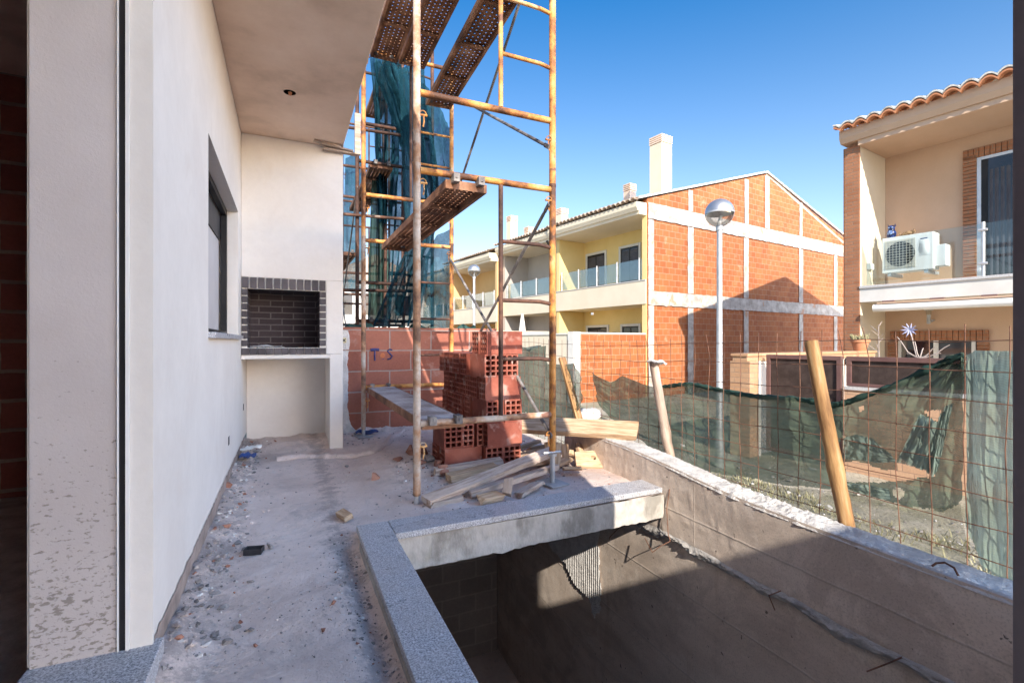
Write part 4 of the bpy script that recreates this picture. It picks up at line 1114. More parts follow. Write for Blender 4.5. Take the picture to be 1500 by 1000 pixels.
for k, (px, py, az, ln, el) in enumerate(spec):
    c = at_z(px, py, max(.05, ln * math.sin(rad(el)) / 2 + .03))
    d = Vector((math.cos(rad(az)) * math.cos(rad(el)), math.sin(rad(az)) * math.cos(rad(el)), math.sin(rad(el))))
    a = c - d * ln / 2; b_ = c + d * ln / 2
    lift = max(0, .025 - min(a.z, b_.z)); a.z += lift; b_.z += lift
    timber('wood_scrap', a, b_, rs.uniform(.05, .09), rs.uniform(.02, .036), rs.uniform(-.6, .6), 'wood_pale', f'sunlit wood scrap {desc[k]} in the heap by the orange post', 'wood scraps in the sunlit heap', 'wood scrap', jag=.015, seed=20 + k)
# the notched board with a bored hole
m = MB()
poly = [(-.13, -.075), (.10, -.085), (.14, -.03), (.14, .05), (.06, .085), (-.10, .07)]
hole = [(.045 + .022 * math.cos(a * PI / 6), .012 + .022 * math.sin(a * PI / 6)) for a in range(12)]
bm = bmesh.new()
ov = [bm.verts.new((p[0], p[1], .011)) for p in poly]; hv = [bm.verts.new((p[0], p[1], .011)) for p in hole]
es = [bm.edges.new((ov[i], ov[(i + 1) % 6])) for i in range(6)] + [bm.edges.new((hv[i], hv[(i + 1) % 12])) for i in range(12)]
bmesh.ops.triangle_fill(bm, use_beauty=True, use_dissolve=False, edges=es)
r_ = bmesh.ops.extrude_face_region(bm, geom=bm.faces[:])
for v in [g for g in r_['geom'] if isinstance(g, bmesh.types.BMVert)]: v.co.z -= .022
bm.verts.index_update()
m.add([v.co for v in bm.verts], [[v.index for v in f.verts] for f in bm.faces]); bm.free()
o = m.build('wood_scrap', 'wood_pale'); c = at_z(862, 673, .06)
o.location = c; o.rotation_euler = (rad(38), rad(4), rad(-8))
tag(o, 'notched board with a round bored hole in the sunlit heap', 'wood scrap', 'wood scraps in the sunlit heap')

# ------------------------------------------------------------------ rubble
RG = 'rubble pieces on the terrace'
def rock(px, py, r, mat, label, flat=.6, z=.0, seed=0):
    c = at_z(px, py, z); rr = random.Random(seed * 77 + int(px))
    m = MB(); m.chunk((0, 0, 0), r, rr, flat)
    o = m.build('rubble_piece', mat, bevel=r * .05)
    o.location = (c.x, c.y, floor_h(c.x, c.y) + r * flat * .45)
    tag(o, label, 'rubble', RG)
rock(392, 803, .035, 'stone_grey', 'round grey stone beside the small black tray', .7)
rock(330, 777, .035, 'stone_clay', 'reddish brick shard on the walkway towards the white wall')
rock(314, 787, .026, 'stone_clay', 'small rusty shard nearest the foot of the white wall')
rock(333, 724, .042, 'stone_clay', 'brownish brick lump against the foot of the white wall')
rock(548, 704, .040, 'stone_clay', 'squarish clay lump standing alone on the walkway', .9)
rock(603, 668, .085, 'stone_clay', 'broken brick half beside the dusty scaffold post', .9)
rock(580, 676, .085, 'stone_clay', 'flat reddish slab piece lying before the broken brick half', .25)
rock(620, 668, .06, 'stone_clay', 'brick lump between the dusty post and the stack', .8)
rock(630, 685, .07, 'stone_grey', 'grey rubble lump at the foot of the low brick pile', .6)
rock(643, 692, .055, 'stone_clay', 'pointed clay shard leaning at the low brick pile', 1.0)
rock(617, 690, .06, 'stone_clay', 'long clay shard in the heap by the dusty post', .5)
rock(658, 700, .05, 'stone_clay', 'clay splinter lying under the nailed batten', .8)
rock(648, 702, .06, 'stone_clay', 'thin upright clay shard before the low brick pile', 1.3)
rock(637, 676, .05, 'stone_grey', 'small grey lump behind the pointed clay shard', .8)
rock(345, 677, .040, 'stone_white', 'upper white plaster lump in the wall corner heap', .6)
rock(343, 693, .035, 'stone_white', 'lower white plaster lump in the wall corner heap', .6)
rock(350, 688, .045, 'stone_grey', 'grey lump in the wall corner heap', .6)
rock(358, 680, .045, 'stone_grey', 'dark grey lump in the wall corner heap', .6)
rock(338, 708, .034, 'stone_grey', 'grey lump against the wall foot below the corner heap', .7)
rock(326, 742, .028, 'stone_grey', 'grey lump against the wall foot above the rusty shards', .7)
rock(376, 664, .040, 'stone_grey', 'grey lump on the dirt under the barbecue shelf', .6)
rock(349, 664, .034, 'stone_grey', 'dark lump deepest in the corner under the barbecue', .7)
rock(508, 684, .022, 'stone_grey', 'small grey stone on the floor below the barbecue leg', .7)
rock(535, 790, .020, 'stone_grey', 'small grey stone beside the corner of the granite edging', .7)
rock(293, 882, .018, 'stone_white', 'white chip on the walkway below the pale cement patch', .5)
rock(299, 950, .024, 'stone_white', 'white flake on the walkway nearest the granite threshold', .3)
rock(333, 942, .024, 'stone_grey', 'flat grey chip on the walkway under the cement patch', .4)
rock(367, 925, .024, 'stone_grey', 'flat grey chip on the pale cement patch', .4)
rock(375, 945, .014, 'stone_clay', 'small red chip in the middle of the walkway', .7)
rock(473, 927, .017, 'stone_clay', 'small red chip near the granite edging', .7)
rock(488, 889, .014, 'stone_clay', 'tiny red chip between walkway and granite edging', .7)
rock(225, 985, .03, 'stone_white', 'white plaster chip tucked against the granite threshold', .5)
rock(353, 900, .012, 'stone_white', 'tiny white chip on the cement patch', .7)
timber('wood_scrap', at_z(498, 750, .02), at_z(511, 758, .02), .05, .03, .3, 'wood_pale', 'small wooden wedge alone on the dusty walkway', 'wood scraps in the sunlit heap', 'wood scrap', seed=60)
# small black tray
m = MB(); c = at_z(372, 808, .0)
m.box(-.055, -.035, 0, .055, .035, .006)
for (x0, y0, x1, y1) in ((-.055, -.035, .055, -.030), (-.055, .030, .055, .035), (-.055, -.030, -.050, .030), (.050, -.030, .055, .030)): m.box(x0, y0, .006, x1, y1, .036)
o = m.build('tray', 'black_plastic'); o.location = (c.x, c.y, floor_h(c.x, c.y)); o.rotation_euler = (0, 0, -.25); o.scale = (.72, .72, .72); tag(o, 'small black plastic tray lying on the dusty walkway', 'tray')
# blue plastic bag scraps
c = at_z(363, 672, .05); m = MB(); m.grid(lambda u, v: (c.x - .06 + .12 * u, c.y - .05 + .1 * v, .055 + .03 * fbm(u * 3, v * 3, 3) + .02), 10, 8)
o = m.build('bag', 'blue_plastic', smooth=60); tag(o, 'crumpled blue plastic bag in the corner by the barbecue', 'bag'); o.modifiers.new('s', 'SOLIDIFY').thickness = .003
c = at_z(366, 661, .06); m = MB(); m.grid(lambda u, v: (c.x - .09 + .18 * u, c.y - .05 + .1 * v, .085 + .03 * fbm(u * 3, v * 3, 8) + .01), 10, 8)
o = m.build('paper_sheet', 'white_paint', smooth=60); tag(o, 'crumpled white paper on the rubble by the barbecue corner', 'paper'); o.modifiers.new('s', 'SOLIDIFY').thickness = .003
m = MB(); m.tube([(.66 + .22 * i / 12, 5.33 + .03 * math.sin(i * .5), .045 + .012 * math.sin(i * .8)) for i in range(13)], [.012 + .014 * math.sin(PI * i / 12) for i in range(13)], 10)
o = m.build('cloth_roll', 'blue_plastic', smooth=60); tag(o, 'dark blue rolled cloth lying at the foot of the terracotta wall', 'cloth')
# cement kerb left round the wall foot
m = MB()
kp = [at_z(px, py, .01) for (px, py) in ((405, 672), (440, 668), (478, 668), (512, 668), (545, 662), (566, 650), (574, 640), (600, 628), (640, 620))]
pts = []
for i in range(len(kp) - 1):
    for q in range(8): pts.append(kp[i].lerp(kp[i + 1], q / 8))
m.tube([(p.x, p.y, .0 + .008 * fbm(p.x * 4, p.y * 4, 1)) for p in pts], [.030 + .012 * fbm(i * .35, 1, 5) for i in range(len(pts))], 10)
o = m.build('cement_kerb', 'terrace_dust', smooth=60); tag(o, 'low curved cement ridge on the terrace floor before the terracotta wall', 'cement ridge')
# fine rubble nobody would count
m = MB(); rr = random.Random(99); cnt = 0
def scatter(n, fn, r0, r1):
    for _ in range(n):
        x, y = fn()
        if not (-.35 < x < 2.2 and 1.0 < y < 5.5): continue
        if x > .32 and y < 2.70: continue
        r = r0 + (r1 - r0) * rr.random() ** 3
        m.chunk((x, y, floor_h(x, y) + r * .2), r, rr, .6, rr.choice((0, 0, 0, 0, 0, 0, 0, 3, 3, 3, 3, 1, 2)))
scatter(1000, lambda: (WX + abs(rr.gauss(0, .09)) + .01, rr.uniform(1.7, 5.3)), .0025, .022)
scatter(600, lambda: (.25 + rr.gauss(0, .05), rr.uniform(1.1, 2.7)), .002, .010)
scatter(250, lambda: (rr.gauss(.05, .12), rr.gauss(1.95, .16)), .0015, .007)
scatter(260, lambda: (rr.uniform(-.3, .3), rr.uniform(1.2, 2.7)), .0015, .007)
scatter(260, lambda: (rr.uniform(-.3, .9), rr.uniform(2.6, 4.9)), .002, .010)
scatter(320, lambda: (rr.gauss(.98, .13), rr.gauss(3.6, .28)), .004, .022)
scatter(350, lambda: (rr.uniform(.5, 2.2), rr.uniform(2.75, 3.4)), .002, .012)
scatter(350, lambda: (rr.uniform(1.7, 2.2), rr.uniform(3.1, 4.6)), .003, .018)
scatter(150, lambda: (rr.uniform(.45, 1.3), rr.uniform(4.9, 5.45)), .004, .02)
scatter(160, lambda: (.29 + rr.gauss(0, .03), rr.uniform(1.2, 2.6)), .003, .012)
stuff(m.build('rubble', ['stone_grey', 'stone_white', 'stone_clay', 'terrace_dust']))

# ------------------------------------------------------------------ wire fence, stakes and green net along the street
def fx(y): return 2.46 + .014 * y
def F(px, py):
    d = ray(px, py); X = 2.5
    for _ in range(6):
        t_ = X / d.x; X = fx(t_ * d.y)
    t_ = X / d.x
    return (t_ * d.y, 1 + t_ * d.z)          # (y along the fence, height)
m = MB()
def ftop(y): return 1.0 + .02 * math.sin(y * 1.3)
yy = -.2; vi = 0
while yy < 6.2:
    lean = .03 * fbm(yy * 2, 1, 3)
    top = ftop(yy) + .02 + .035 * R.random()
    pts = []
    n = 9
    for i in range(n + 1):
        z = -.35 + (top + .35) * i / n
        pts.append((fx(yy) + .018 * fbm(yy * 1.5, z * 1.5, 4), yy + lean * z + .010 * fbm(yy * 3, z * 3, 8), z))
    if R.random() < .3: pts[-1] = (pts[-1][0] + .01, pts[-1][1] + .03, pts[-1][2])
    m.tube(pts, .0021, 5); yy += .121; vi += 1
for k in range(9):
    z0 = .985 - .122 * k
    m.tube([(fx(-.2 + 6.4 * i / 64) + .018 * fbm((-.2 + .1 * i) * 1.5, z0 * 1.5, 4), -.2 + .1 * i, z0 + ftop(-.2 + .1 * i) - 1 + .010 * fbm(i * .2, k * 3.1, 2)) for i in range(65)], .0021, 5)
o = m.build('wire_fence', 'rebar', smooth=60); tag(o, 'rusty welded wire mesh fence along the street above the concrete wall', 'fence')
# stakes
def stake(a, b_, r, mat, label, flat=False):
    a, b_ = Vector(a), Vector(b_); L_ = (b_ - a).length
    m = MB()
    n = 40
    if flat:
        m.box(0, -.036, -.016, L_, .036, .016)
    else:
        m.tube([(L_ * i / n, .006 * fbm(i * .12, 1, r * 100), .006 * fbm(i * .12, 5, r * 100)) for i in range(n + 1)],
               [r * (1.06 - .10 * i / n) * (1 + .03 * fbm(i * .3, 2, 1)) + .005 * math.exp(-((i - 24) / 1.2) ** 2) for i in range(n + 1)], 14)
    o = m.build('fence_stake', mat, smooth=60 if not flat else None, bevel=.003 if flat else 0)
    o.matrix_world = Matrix.Translation(a) @ (b_ - a).normalized().to_track_quat('X', 'Z').to_matrix().to_4x4()
    tag(o, label, 'stake', 'wooden stakes holding the wire fence')
    return o
pb, pt = at_x(1240, 770, 2.41), at_x(1188, 500, 2.41); d = pt - pb
stake(pb - d * .75, pt, .034, 'wood_post', 'thick round yellow-brown stake leaning before the torn green net')
pb, pt = at_x(981, 668, 2.47), at_x(957, 530, 2.47); d = pt - pb
stake(pb - d * .9, pt, .033, 'wood_weathered', 'thin pinkish grey stake with a white scrap on its top')
pb, pt = at_x(850, 620, 2.53), at_x(823, 524, 2.53); d = pt - pb
stake(pb - d * .9, pt, .03, 'wood_post', 'flat sawn board stake leaning behind the long sunlit plank', True)
p = at_x(962, 529, 2.47); m = MB()
m.grid(lambda u, v: (p.x - .045 + .09 * u, p.y - .06 + .12 * v, p.z + .006 + .012 * fbm(u * 3, v * 3, 2) - .05 * max(0, u - .6)), 8, 10)
o = m.build('plastic_scrap', 'white_paint', smooth=60); o.modifiers.new('s', 'SOLIDIFY').thickness = .012; tag(o, 'white plastic scrap draped over the thin grey stake', 'plastic scrap')

def fence_net(name, tops, bots, mat, label, nu, nv, amp, seed, holes=(), dx=.03, foldn=9, gather=None, parent=None):
    T = [F(*p) for p in tops]; B = [F(*p) for p in bots]
    H = [[F(*q) for q in h] for h in holes]
    def lerp(Pn, u):
        k = u * (len(Pn) - 1); i = min(int(k), len(Pn) - 2); f_ = k - i
        return (Pn[i][0] + (Pn[i + 1][0] - Pn[i][0]) * f_, Pn[i][1] + (Pn[i + 1][1] - Pn[i][1]) * f_)
    def yz(u, v):
        a, b_ = lerp(T, u), lerp(B, u)
        return (a[0] + (b_[0] - a[0]) * v, a[1] + (b_[1] - a[1]) * v)
    def f(u, v):
        y, z = yz(u, v)
        k = amp * (math.sin(u * foldn * 2 * PI + 2.2 * fbm(u * 3, v * 2, seed)) * .5 + .9 * fbm(u * 5, v * 2.5, seed + 2) + .12 * fbm(u * 14, v * 10, seed + 5))
        if gather:
            gy, gz = F(*gather); r_ = math.hypot(y - gy, z - gz); an = math.atan2(z - gz, y - gy)
            k += .02 * math.sin(an * 26 + 2 * fbm(r_ * 4, an, 3)) * math.exp(-r_ / .35)
        return (fx(y) + dx + k, y, z)
    def keep(u, v):
        y, z = yz(u, v)
        y2 = y + .006 * fbm(y * 30, z * 30, 1); z2 = z + .006 * fbm(y * 30, z * 30, 5)
        if v > .985 and fbm(u * 40, 1, seed) > .1: return False
        return not any(inpoly(y2, z2, h) for h in H)
    m = MB(); m.grid(f, nu, nv, keep=keep)
    uv = [(i / nu * 2.0, j / nv * 1.0) for j in range(nv + 1) for i in range(nu + 1)]
    o = m.build(name, mat, parent, smooth=80, recalc=False, uv=uv)
    if label: tag(o, label, 'shade net', 'green shade nets on the wire fence')
    return o
def circ(cx, cy, r, rag=.25, n=14): return [(cx + r * (1 + rag * R.uniform(-1, 1)) * math.cos(2 * PI * i / n), cy + r * (1 + rag * R.uniform(-1, 1)) * math.sin(2 * PI * i / n)) for i in range(n)]
slit = [(1231.5, 678), (1254, 677), (1278, 686), (1308, 689), (1315, 672), (1329, 680), (1341, 689), (1357, 686), (1362, 699), (1290, 707), (1245, 707), (1231.5, 704)]
h2 = [(1348, 602), (1377, 600), (1374, 615), (1359, 617), (1350, 611)]
h3 = circ(1311.5, 723, 8, .1)
h4 = [(1230, 638), (1237, 650), (1235, 664), (1226, 668), (1222, 650)]
h5 = circ(1254, 598.5, 4)
h6 = circ(1205, 607, 3)
main = thing('shade_net', 'long torn green shade net sagging across the wire fence with bright holes', 'shade net', (2.5, 2.5, .2), 0, 'green shade nets on the wire fence')
fence_net('net_cloth', [(1408, 516), (1384, 520), (1352, 542), (1300, 566), (1240, 586), (1215, 592), (1160, 582), (1110, 580), (1060, 572), (1010, 562), (985, 564), (960, 568), (935, 562), (908, 550), (888, 560), (862, 545)],
          [(1402, 736), (1378, 752), (1345, 748), (1300, 738), (1240, 718), (1190, 716), (1150, 712), (1105, 704), (1060, 697), (1020, 690), (985, 682), (960, 664), (938, 648), (915, 632), (890, 614), (872, 590)],
          'net_green', None, 260, 90, .022, 3.0, [slit, h2, h3, h4, h5, h6], gather=(1405, 520), parent=main)
fence_net('lower_cloth', [(1402, 738), (1345, 750), (1300, 740), (1240, 720), (1190, 718), (1150, 714), (1105, 706), (1060, 699), (1020, 692), (985, 684)],
          [(1420, 850), (1345, 812), (1300, 795), (1240, 775), (1190, 760), (1150, 748), (1105, 732), (1060, 715), (1020, 702), (985, 690)],
          'net_thin', None, 160, 30, .014, 12.0, dx=.025, parent=main)
m = MB()
def rollpts(L_, r, sag=0):
    P_ = [F(*p) for p in L_]; out = []
    for i in range(len(P_) - 1):
        for q in range(10):
            f_ = q / 10; y = P_[i][0] + (P_[i + 1][0] - P_[i][0]) * f_; z = P_[i][1] + (P_[i + 1][1] - P_[i][1]) * f_
            out.append((fx(y) + .035 + .01 * fbm(y * 5, 1, 2), y, z + .004 * fbm(y * 6, 2, 4)))
    return out
rp = rollpts([(1405, 520), (1352, 541), (1300, 566), (1240, 588), (1215, 594), (1160, 584), (1110, 582), (1060, 574), (1010, 563), (985, 564), (960, 567)], .03)
m.tube(rp, [.014 + .006 * fbm(i * .23, 1, 6) + .002 * math.sin(i * 2.1) for i in range(len(rp))], 12)
m.build('rolled_edge', 'net_roll', main, smooth=70)
fence_net('loose_flap', [(1347, 606), (1360, 612), (1372, 618)], [(1312, 676), (1336, 684), (1362, 692)], 'net_teal', None, 40, 50, .009, 8.0, dx=.005, foldn=2, parent=main)
fence_net('loose_flap', [(1374, 612), (1385, 594), (1396, 590)], [(1356, 692), (1364, 700), (1372, 690)], 'net_teal', None, 24, 50, .008, 9.0, dx=.004, foldn=1.5, parent=main)
fence_net('loose_flap', [(1236, 640), (1254, 636), (1276, 642), (1300, 662)], [(1233, 672), (1254, 673), (1280, 678), (1312, 676)], 'net_teal', None, 40, 30, .008, 10.0, dx=.006, foldn=2, parent=main)
fence_net('loose_flap', [(1236, 708), (1262, 709), (1300, 716)], [(1240, 716), (1270, 728), (1304, 732)], 'net_teal', None, 40, 20, .010, 10.0, dx=.006, foldn=2, parent=main)
fence_net('shade_net', [(1530, 515), (1490, 514), (1455, 514), (1425, 513), (1413, 520)], [(1560, 960), (1500, 900), (1462, 855), (1432, 830), (1412, 770)], 'net_teal',
          'pale teal net hanging straight beside the dark pillar', 110, 130, .011, 5.0, [], dx=.02, foldn=2.6)
fence_net('shade_net', [(740, 510), (770, 512), (792, 506), (801, 533), (820, 534), (838, 532), (846, 548)], [(738, 606), (765, 604), (790, 612), (806, 618), (822, 618), (838, 616), (849, 596)], 'net_green',
          'short crumpled green net behind the orange scaffold post', 90, 60, .03, 7.0, [], dx=.03, foldn=4)
fence_net('shade_net', [(753, 505), (770, 509), (792, 505)], [(756, 511), (775, 514), (790, 509)], 'net_teal', 'small folded teal net end above the crumpled net', 24, 10, .02, 7.5, [], dx=.0, foldn=1)

# ------------------------------------------------------------------ houses across the street
TH = rad(8.0)
E1 = Vector((math.cos(TH), math.sin(TH), 0)); E2 = Vector((-math.sin(TH), math.cos(TH), 0))
def tiles(par, x0, x1, y0, y1, z0, slope, name='roof', pitch=.21, amp=.045, mat='roof_tile', th=.05, drop=0):
    """channel tiles running up the slope (local x), waves across y"""
    m = MB(); ny = int((y1 - y0) / pitch * 8); rows = max(2, int((x1 - x0) / .38))
    def hz(x, y, r): 
        ph = (y / pitch) * 2 * PI
        return z0 + (x - x0) * slope + amp * (abs(math.sin(ph / 2)) ** .8 * 1.6 - .8) + .012 * fbm(x * 2, y * 2, 3)
    vs = []; 
    for r in range(rows):
        xa = x0 + (x1 - x0) * r / rows; xb = x0 + (x1 - x0) * (r + 1) / rows + .03
        def f(u, v, xa=xa, xb=xb, r=r):
            x = xa + (xb - xa) * v; y = y0 + (y1 - y0) * u
            return (x, y, hz(x, y, r) + .022 * (1 - v) + .004 * math.sin(y * 37 + r * 5))
        m.grid(f, ny, 1)
    def front(u, v):
        y = y0 + (y1 - y0) * u
        return (x0 + .001, y, hz(x0, y, 0) + .022 - .030 * v)
    m.grid(front, ny, 1)
    m.grid(lambda u, v: (x0 + .12 * v, y0 + (y1 - y0) * u, hz(x0, y0 + (y1 - y0) * u, 0) - .008), ny, 1)
    return m.build(name, mat, par, smooth=50, recalc=False)
def back_slope(par, x0, x1, y0, y1, z0, z1):
    m = MB(); m.prism([(x0, z0), (x1, z1), (x1, z1 - .12), (x0, z0 - .12)], 1, y0, y1); return m.build('roof', 'roof_tile', par)
def win_unit(par, y0, y1, z0, z1, x, mat='dark_blind', name='window', trim=.09, door=False):
    m = MB(); 
    m.box(x - .035, y0 - trim, z0 - (0 if door else trim), x + .02, y0, z1 + trim); m.box(x - .035, y1, z0 - (0 if door else trim), x + .02, y1 + trim, z1 + trim)
    m.box(x - .035, y0, z1, x + .02, y1, z1 + trim)
    if not door: m.box(x - .05, y0, z0 - trim, x + .02, y1, z0)
    wnd = m.build(name, 'white_trim', par)
    f = MB(); f.box(x - .012, y0, z0, x + .01, y0 + .05, z1); f.box(x - .012, y1 - .05, z0, x + .01, y1, z1); f.box(x - .012, y0 + .05, z1 - .05, x + .01, y1 - .05, z1)
    f.box(x - .012, (y0 + y1) / 2 - .025, z0, x + .008, (y0 + y1) / 2 + .025, z1 - .05)
    f.build('frame', 'black_metal', wnd)
    if mat == 'dark_blind':
        s = MB(); n = int((z1 - z0 - .05) / .055)
        for k in range(n): s.box(x - .010 + .0, y0 + .05, z0 + k * .055, x + .004, y1 - .05, z0 + k * .055 + .048)
        s.build('shutter', 'dark_blind', wnd)
    g = MB(); g.box(x - .002, y0 + .05, z0, x + .006, y1 - .05, z1 - .05); g.build('pane', 'dark_glass', wnd)
    return wnd
def glass_rail(par, x, y0, y1, z0, h=.68, post=1.0):
    m = MB(); m.box(x - .006, y0 + .03, z0 + .04, x + .006, y1 - .03, z0 + h); r_ = m.build('glass_panel', 'clear_glass', par)
    n = max(2, int((y1 - y0) / post) + 1)
    for k in range(n):
        y = y0 + .12 + (y1 - y0 - .24) * k / (n - 1)
        p_ = MB(); p_.tube([(x - .03, y, z0), (x - .03, y, z0 + h + .04)], .022, 8)
        p_.tube([(x - .06, y, z0 + h * .3), (x + .02, y, z0 + h * .3)], .012, 6); p_.tube([(x - .06, y, z0 + h * .8), (x + .02, y, z0 + h * .8)], .012, 6)
        p_.build('rail_post', 'aluminium', par, smooth=40)
def chimney(par, x, y, z0, z1, w, rings=4, mat='render_cream'):
    m = MB(); m.box(x - w / 2, y - w / 2, z0, x + w / 2, y + w / 2, z1 - .30); c_ = m.build('chimney', mat, par)
    m = MB()
    for k in range(rings):
        z = z1 - .28 + .28 * k / rings
        m.box(x - w / 2 - .015, y - w / 2 - .015, z + .008, x + w / 2 + .015, y + w / 2 + .015, z + .28 / rings * .72)
    m.box(x - w / 2 + .05, y - w / 2 + .05, z1 - .30, x + w / 2 - .05, y + w / 2 - .05, z1 - .05)
    m.build('cap', 'soffit_plaster', c_)
    return c_
def house_body(loc, y0, y1, name_label, wallm, frontm, zoff=0.0, xoff=0.0, windows=(), lower=(), group=None, tile=True):
    h = thing('row_house', name_label, 'house', loc, TH, group)
    zs, zp, zc, ze = 2.19 + zoff, 2.93 + zoff, 4.98 + zoff, 5.40 + zoff
    D = 1.3; X0 = xoff
    m = MB(); m.box(X0 + D, y0 + .01, GZ, X0 + D + .2, y1 - .01, zc + .05); m.build('wall', wallm, h)
    m = MB()
    for y in (y0, y1 - .18): m.box(X0 + .001, y + .002, GZ, X0 + D, y + .178, zc + .02)
    m.box(X0 + D + .2, y1 - .18, GZ, 12.5, y1 - .004, zc)
    m.build('party_wall', wallm, h)
    m = MB(); m.box(X0 - .03, y0 + .004, zs, X0 + .12, y1 - .004, zp); m.box(X0 + .12, y0 + .18, zs, X0 + D, y1 - .18, zs + .22); b_ = m.build('balcony', 'render_cream', h)
    m = MB(); m.box(X0 - .05, y0 + .006, zp, X0 + .14, y1 - .006, zp + .03); m.build('coping', 'granite_plain', b_)
    glass_rail(h, X0 + .05, y0 + .2, y1 - .2, zp + .03)
    m = MB(); m.box(X0 - .32, y0 + .003, zc, X0 + D + .3, y1 - .003, zc + .10); m.prism([(X0 - .38, zc + .10), (X0 + .5, zc + .10), (X0 + .5, ze - .02), (X0 - .44, ze - .05), (X0 - .44, zc + .22)], 1, y0 + .003, y1 - .003)
    m.build('eave', 'render_cream', h)
    if tile:
        sl_ = (7.55 + zoff - ze) / (6.7 - X0 + .5)
        r_ = tiles(h, X0 - .52, 6.7, y0 - .03, y1 - .003, ze + .03, sl_)
        back_slope(h, 6.7, 13.7, y0 - .03, y1 - .003, ze + .03 + sl_ * (7.2 - X0), ze)
    for (a, b__, z0, z1, mt) in windows: win_unit(h, a, b__, z0 + zoff, z1 + zoff, X0 + D, mt, 'balcony_door', door=True)
    for (a, b__, z0, z1, mt) in lower: win_unit(h, a, b__, z0 + zoff, z1 + zoff, X0 + D, mt)
    return h
C0 = (10.3, 12.2, 0)
h1 = house_body(C0, 0, 4.6, 'yellow end house of the terrace with bare brick gable and cream balcony', 'render_yellow', 'render_cream',
                windows=((1.5, 2.38, 2.41, 4.42, 'dark_blind'), (3.22, 4.22, 2.41, 4.42, 'dark_blind')), lower=((1.5, 2.3, .2, 1.55, 'dark_glass'), (3.1, 4.2, .2, 1.55, 'dark_blind')))
# bare brick gable of the end house
def roofz(x): return 5.43 + (x + .5) * (7.55 - 5.40) / 7.2 if x < 6.7 else 5.43 + (7.2) * (7.55 - 5.40) / 7.2 - (x - 6.7) * .268
m = MB(); m.prism([(0.02, GZ - .1), (13.6, GZ - .1), (13.6, roofz(13.6) - .08), (6.7, roofz(6.7) - .08), (.02, roofz(.02) - .08)], 1, -.02, .16)
m.build('gable_wall', 'gable_brick', h1)
def conc(x0, x1, z0, z1, name='concrete_column', pr=.028):
    m = MB()
    n = max(2, int((z1 - z0) / .12)); 
    if z1 - z0 > x1 - x0:
        m.grid(lambda u, v: (x0 + (x1 - x0) * u + (.022 * fbm(v * n * .5, 1 if u < .5 else 4, x0) if u in (0, 1) else 0), -.02 - pr + .01 * abs(u - .5), z0 + (z1 - z0) * v), 2, n)
    else:
        n = max(2, int((x1 - x0) / .12))
        m.grid(lambda u, v: (x0 + (x1 - x0) * u, -.02 - pr - .004, z0 + (z1 - z0) * v + (.025 * fbm(u * n * .5, 1 if v < .5 else 4, z0) if v in (0, 1) else 0)), n, 2)
    m.box(x0 + .03, -.02 - pr + .012, z0 + .03, x1 - .03, -.02, z1 - .03)
    return m.build(name, 'raw_concrete', h1, recalc=True)
conc(0.03, 13.5, 4.88, 5.38, 'concrete_beam', .034); conc(0.03, 13.5, 2.15, 2.60, 'concrete_beam', .034)
for (x, w_) in ((.17, .26), (2.12, .30), (5.35, .30), (9.3, .32), (12.3, .3)):
    for (a, b_) in ((-.75, 2.13), (2.62, 4.86)): conc(x - w_ / 2, x + w_ / 2, a, b_)
conc(2.0, 2.24, 5.40, roofz(2.1) - .1); conc(5.25, 5.50, 5.40, roofz(5.3) - .1); conc(6.62, 6.92, 5.40, roofz(6.8) - .12); conc(9.18, 9.40, 5.40, roofz(9.3) - .1)
m = MB()
for k in range(44):
    x = -.4 + 13.9 * k / 43
    m.prism([(x, roofz(x) - .03), (x + .325, roofz(x + .325) - .03), (x + .325, roofz(x + .325) + .03), (x, roofz(x) + .05)], 1, -.09, .02)
m.build('verge', 'tile_white', h1)
chimney(h1, 1.55, .75, 5.4, 8.05, .52); chimney(h1, 2.4, 3.0, 5.6, 7.18, .34, 4, 'soffit_plaster')
m = MB(); m.box(-.075, 2.4, 1.95, -.03, 2.5, 2.03); m.build('drain_spout', 'aluminium', h1)
for y in (1.05, 2.75):
    m = MB(); m.box(1.2, y - .09, 1.18, 1.3, y + .09, 1.34); m.build('wall_lamp', 'brown_metal', h1)
h2_ = house_body(C0, 4.6, 8.7, 'grey rendered middle house of the terrace with glass balcony', 'render_grey', 'render_cream', zoff=-.02, xoff=.06,
                 windows=((5.6, 6.7, 2.43, 4.30, 'dark_glass'), ), lower=((5.2, 6.6, .2, 1.45, 'dark_blind'),))
chimney(h2_, 2.19, 7.0, 5.4, 7.10, .40)
m = MB(); m.tube([(-.38, 4.72, 4.95), (-.1, 4.72, 4.6), (-.06, 4.72, 4.4), (-.06, 4.72, GZ)], .045, 8); m.build('downpipe', 'black_metal', h2_, smooth=40)
m = MB(); m.box(1.22, 5.28, 3.95, 1.36, 5.45, 4.12); m.build('wall_lamp', 'brown_metal', h2_)
h3_ = house_body(C0, 8.7, 13.6, 'orange-yellow far house of the terrace with stepped balcony front', 'render_orange', 'render_cream', zoff=-.28, xoff=-.25,
                 windows=((10.1, 10.8, 2.43, 4.0, 'dark_glass'),), lower=((9.6, 10.8, .2, 1.45, 'dark_blind'),))
chimney(h3_, 2.04, 11.0, 5.2, 7.60, .42); chimney(h3_, 2.5, 10.1, 5.2, 6.9, .36, 4, 'soffit_plaster')
h4_ = house_body(C0, 13.6, 18.5, 'farthest cream house at the end of the terrace behind the lamp post', 'render_cream', 'render_cream', zoff=-.5, xoff=-.1,
                 windows=((15.1, 16.0, 2.43, 4.0, 'dark_glass'),), lower=())
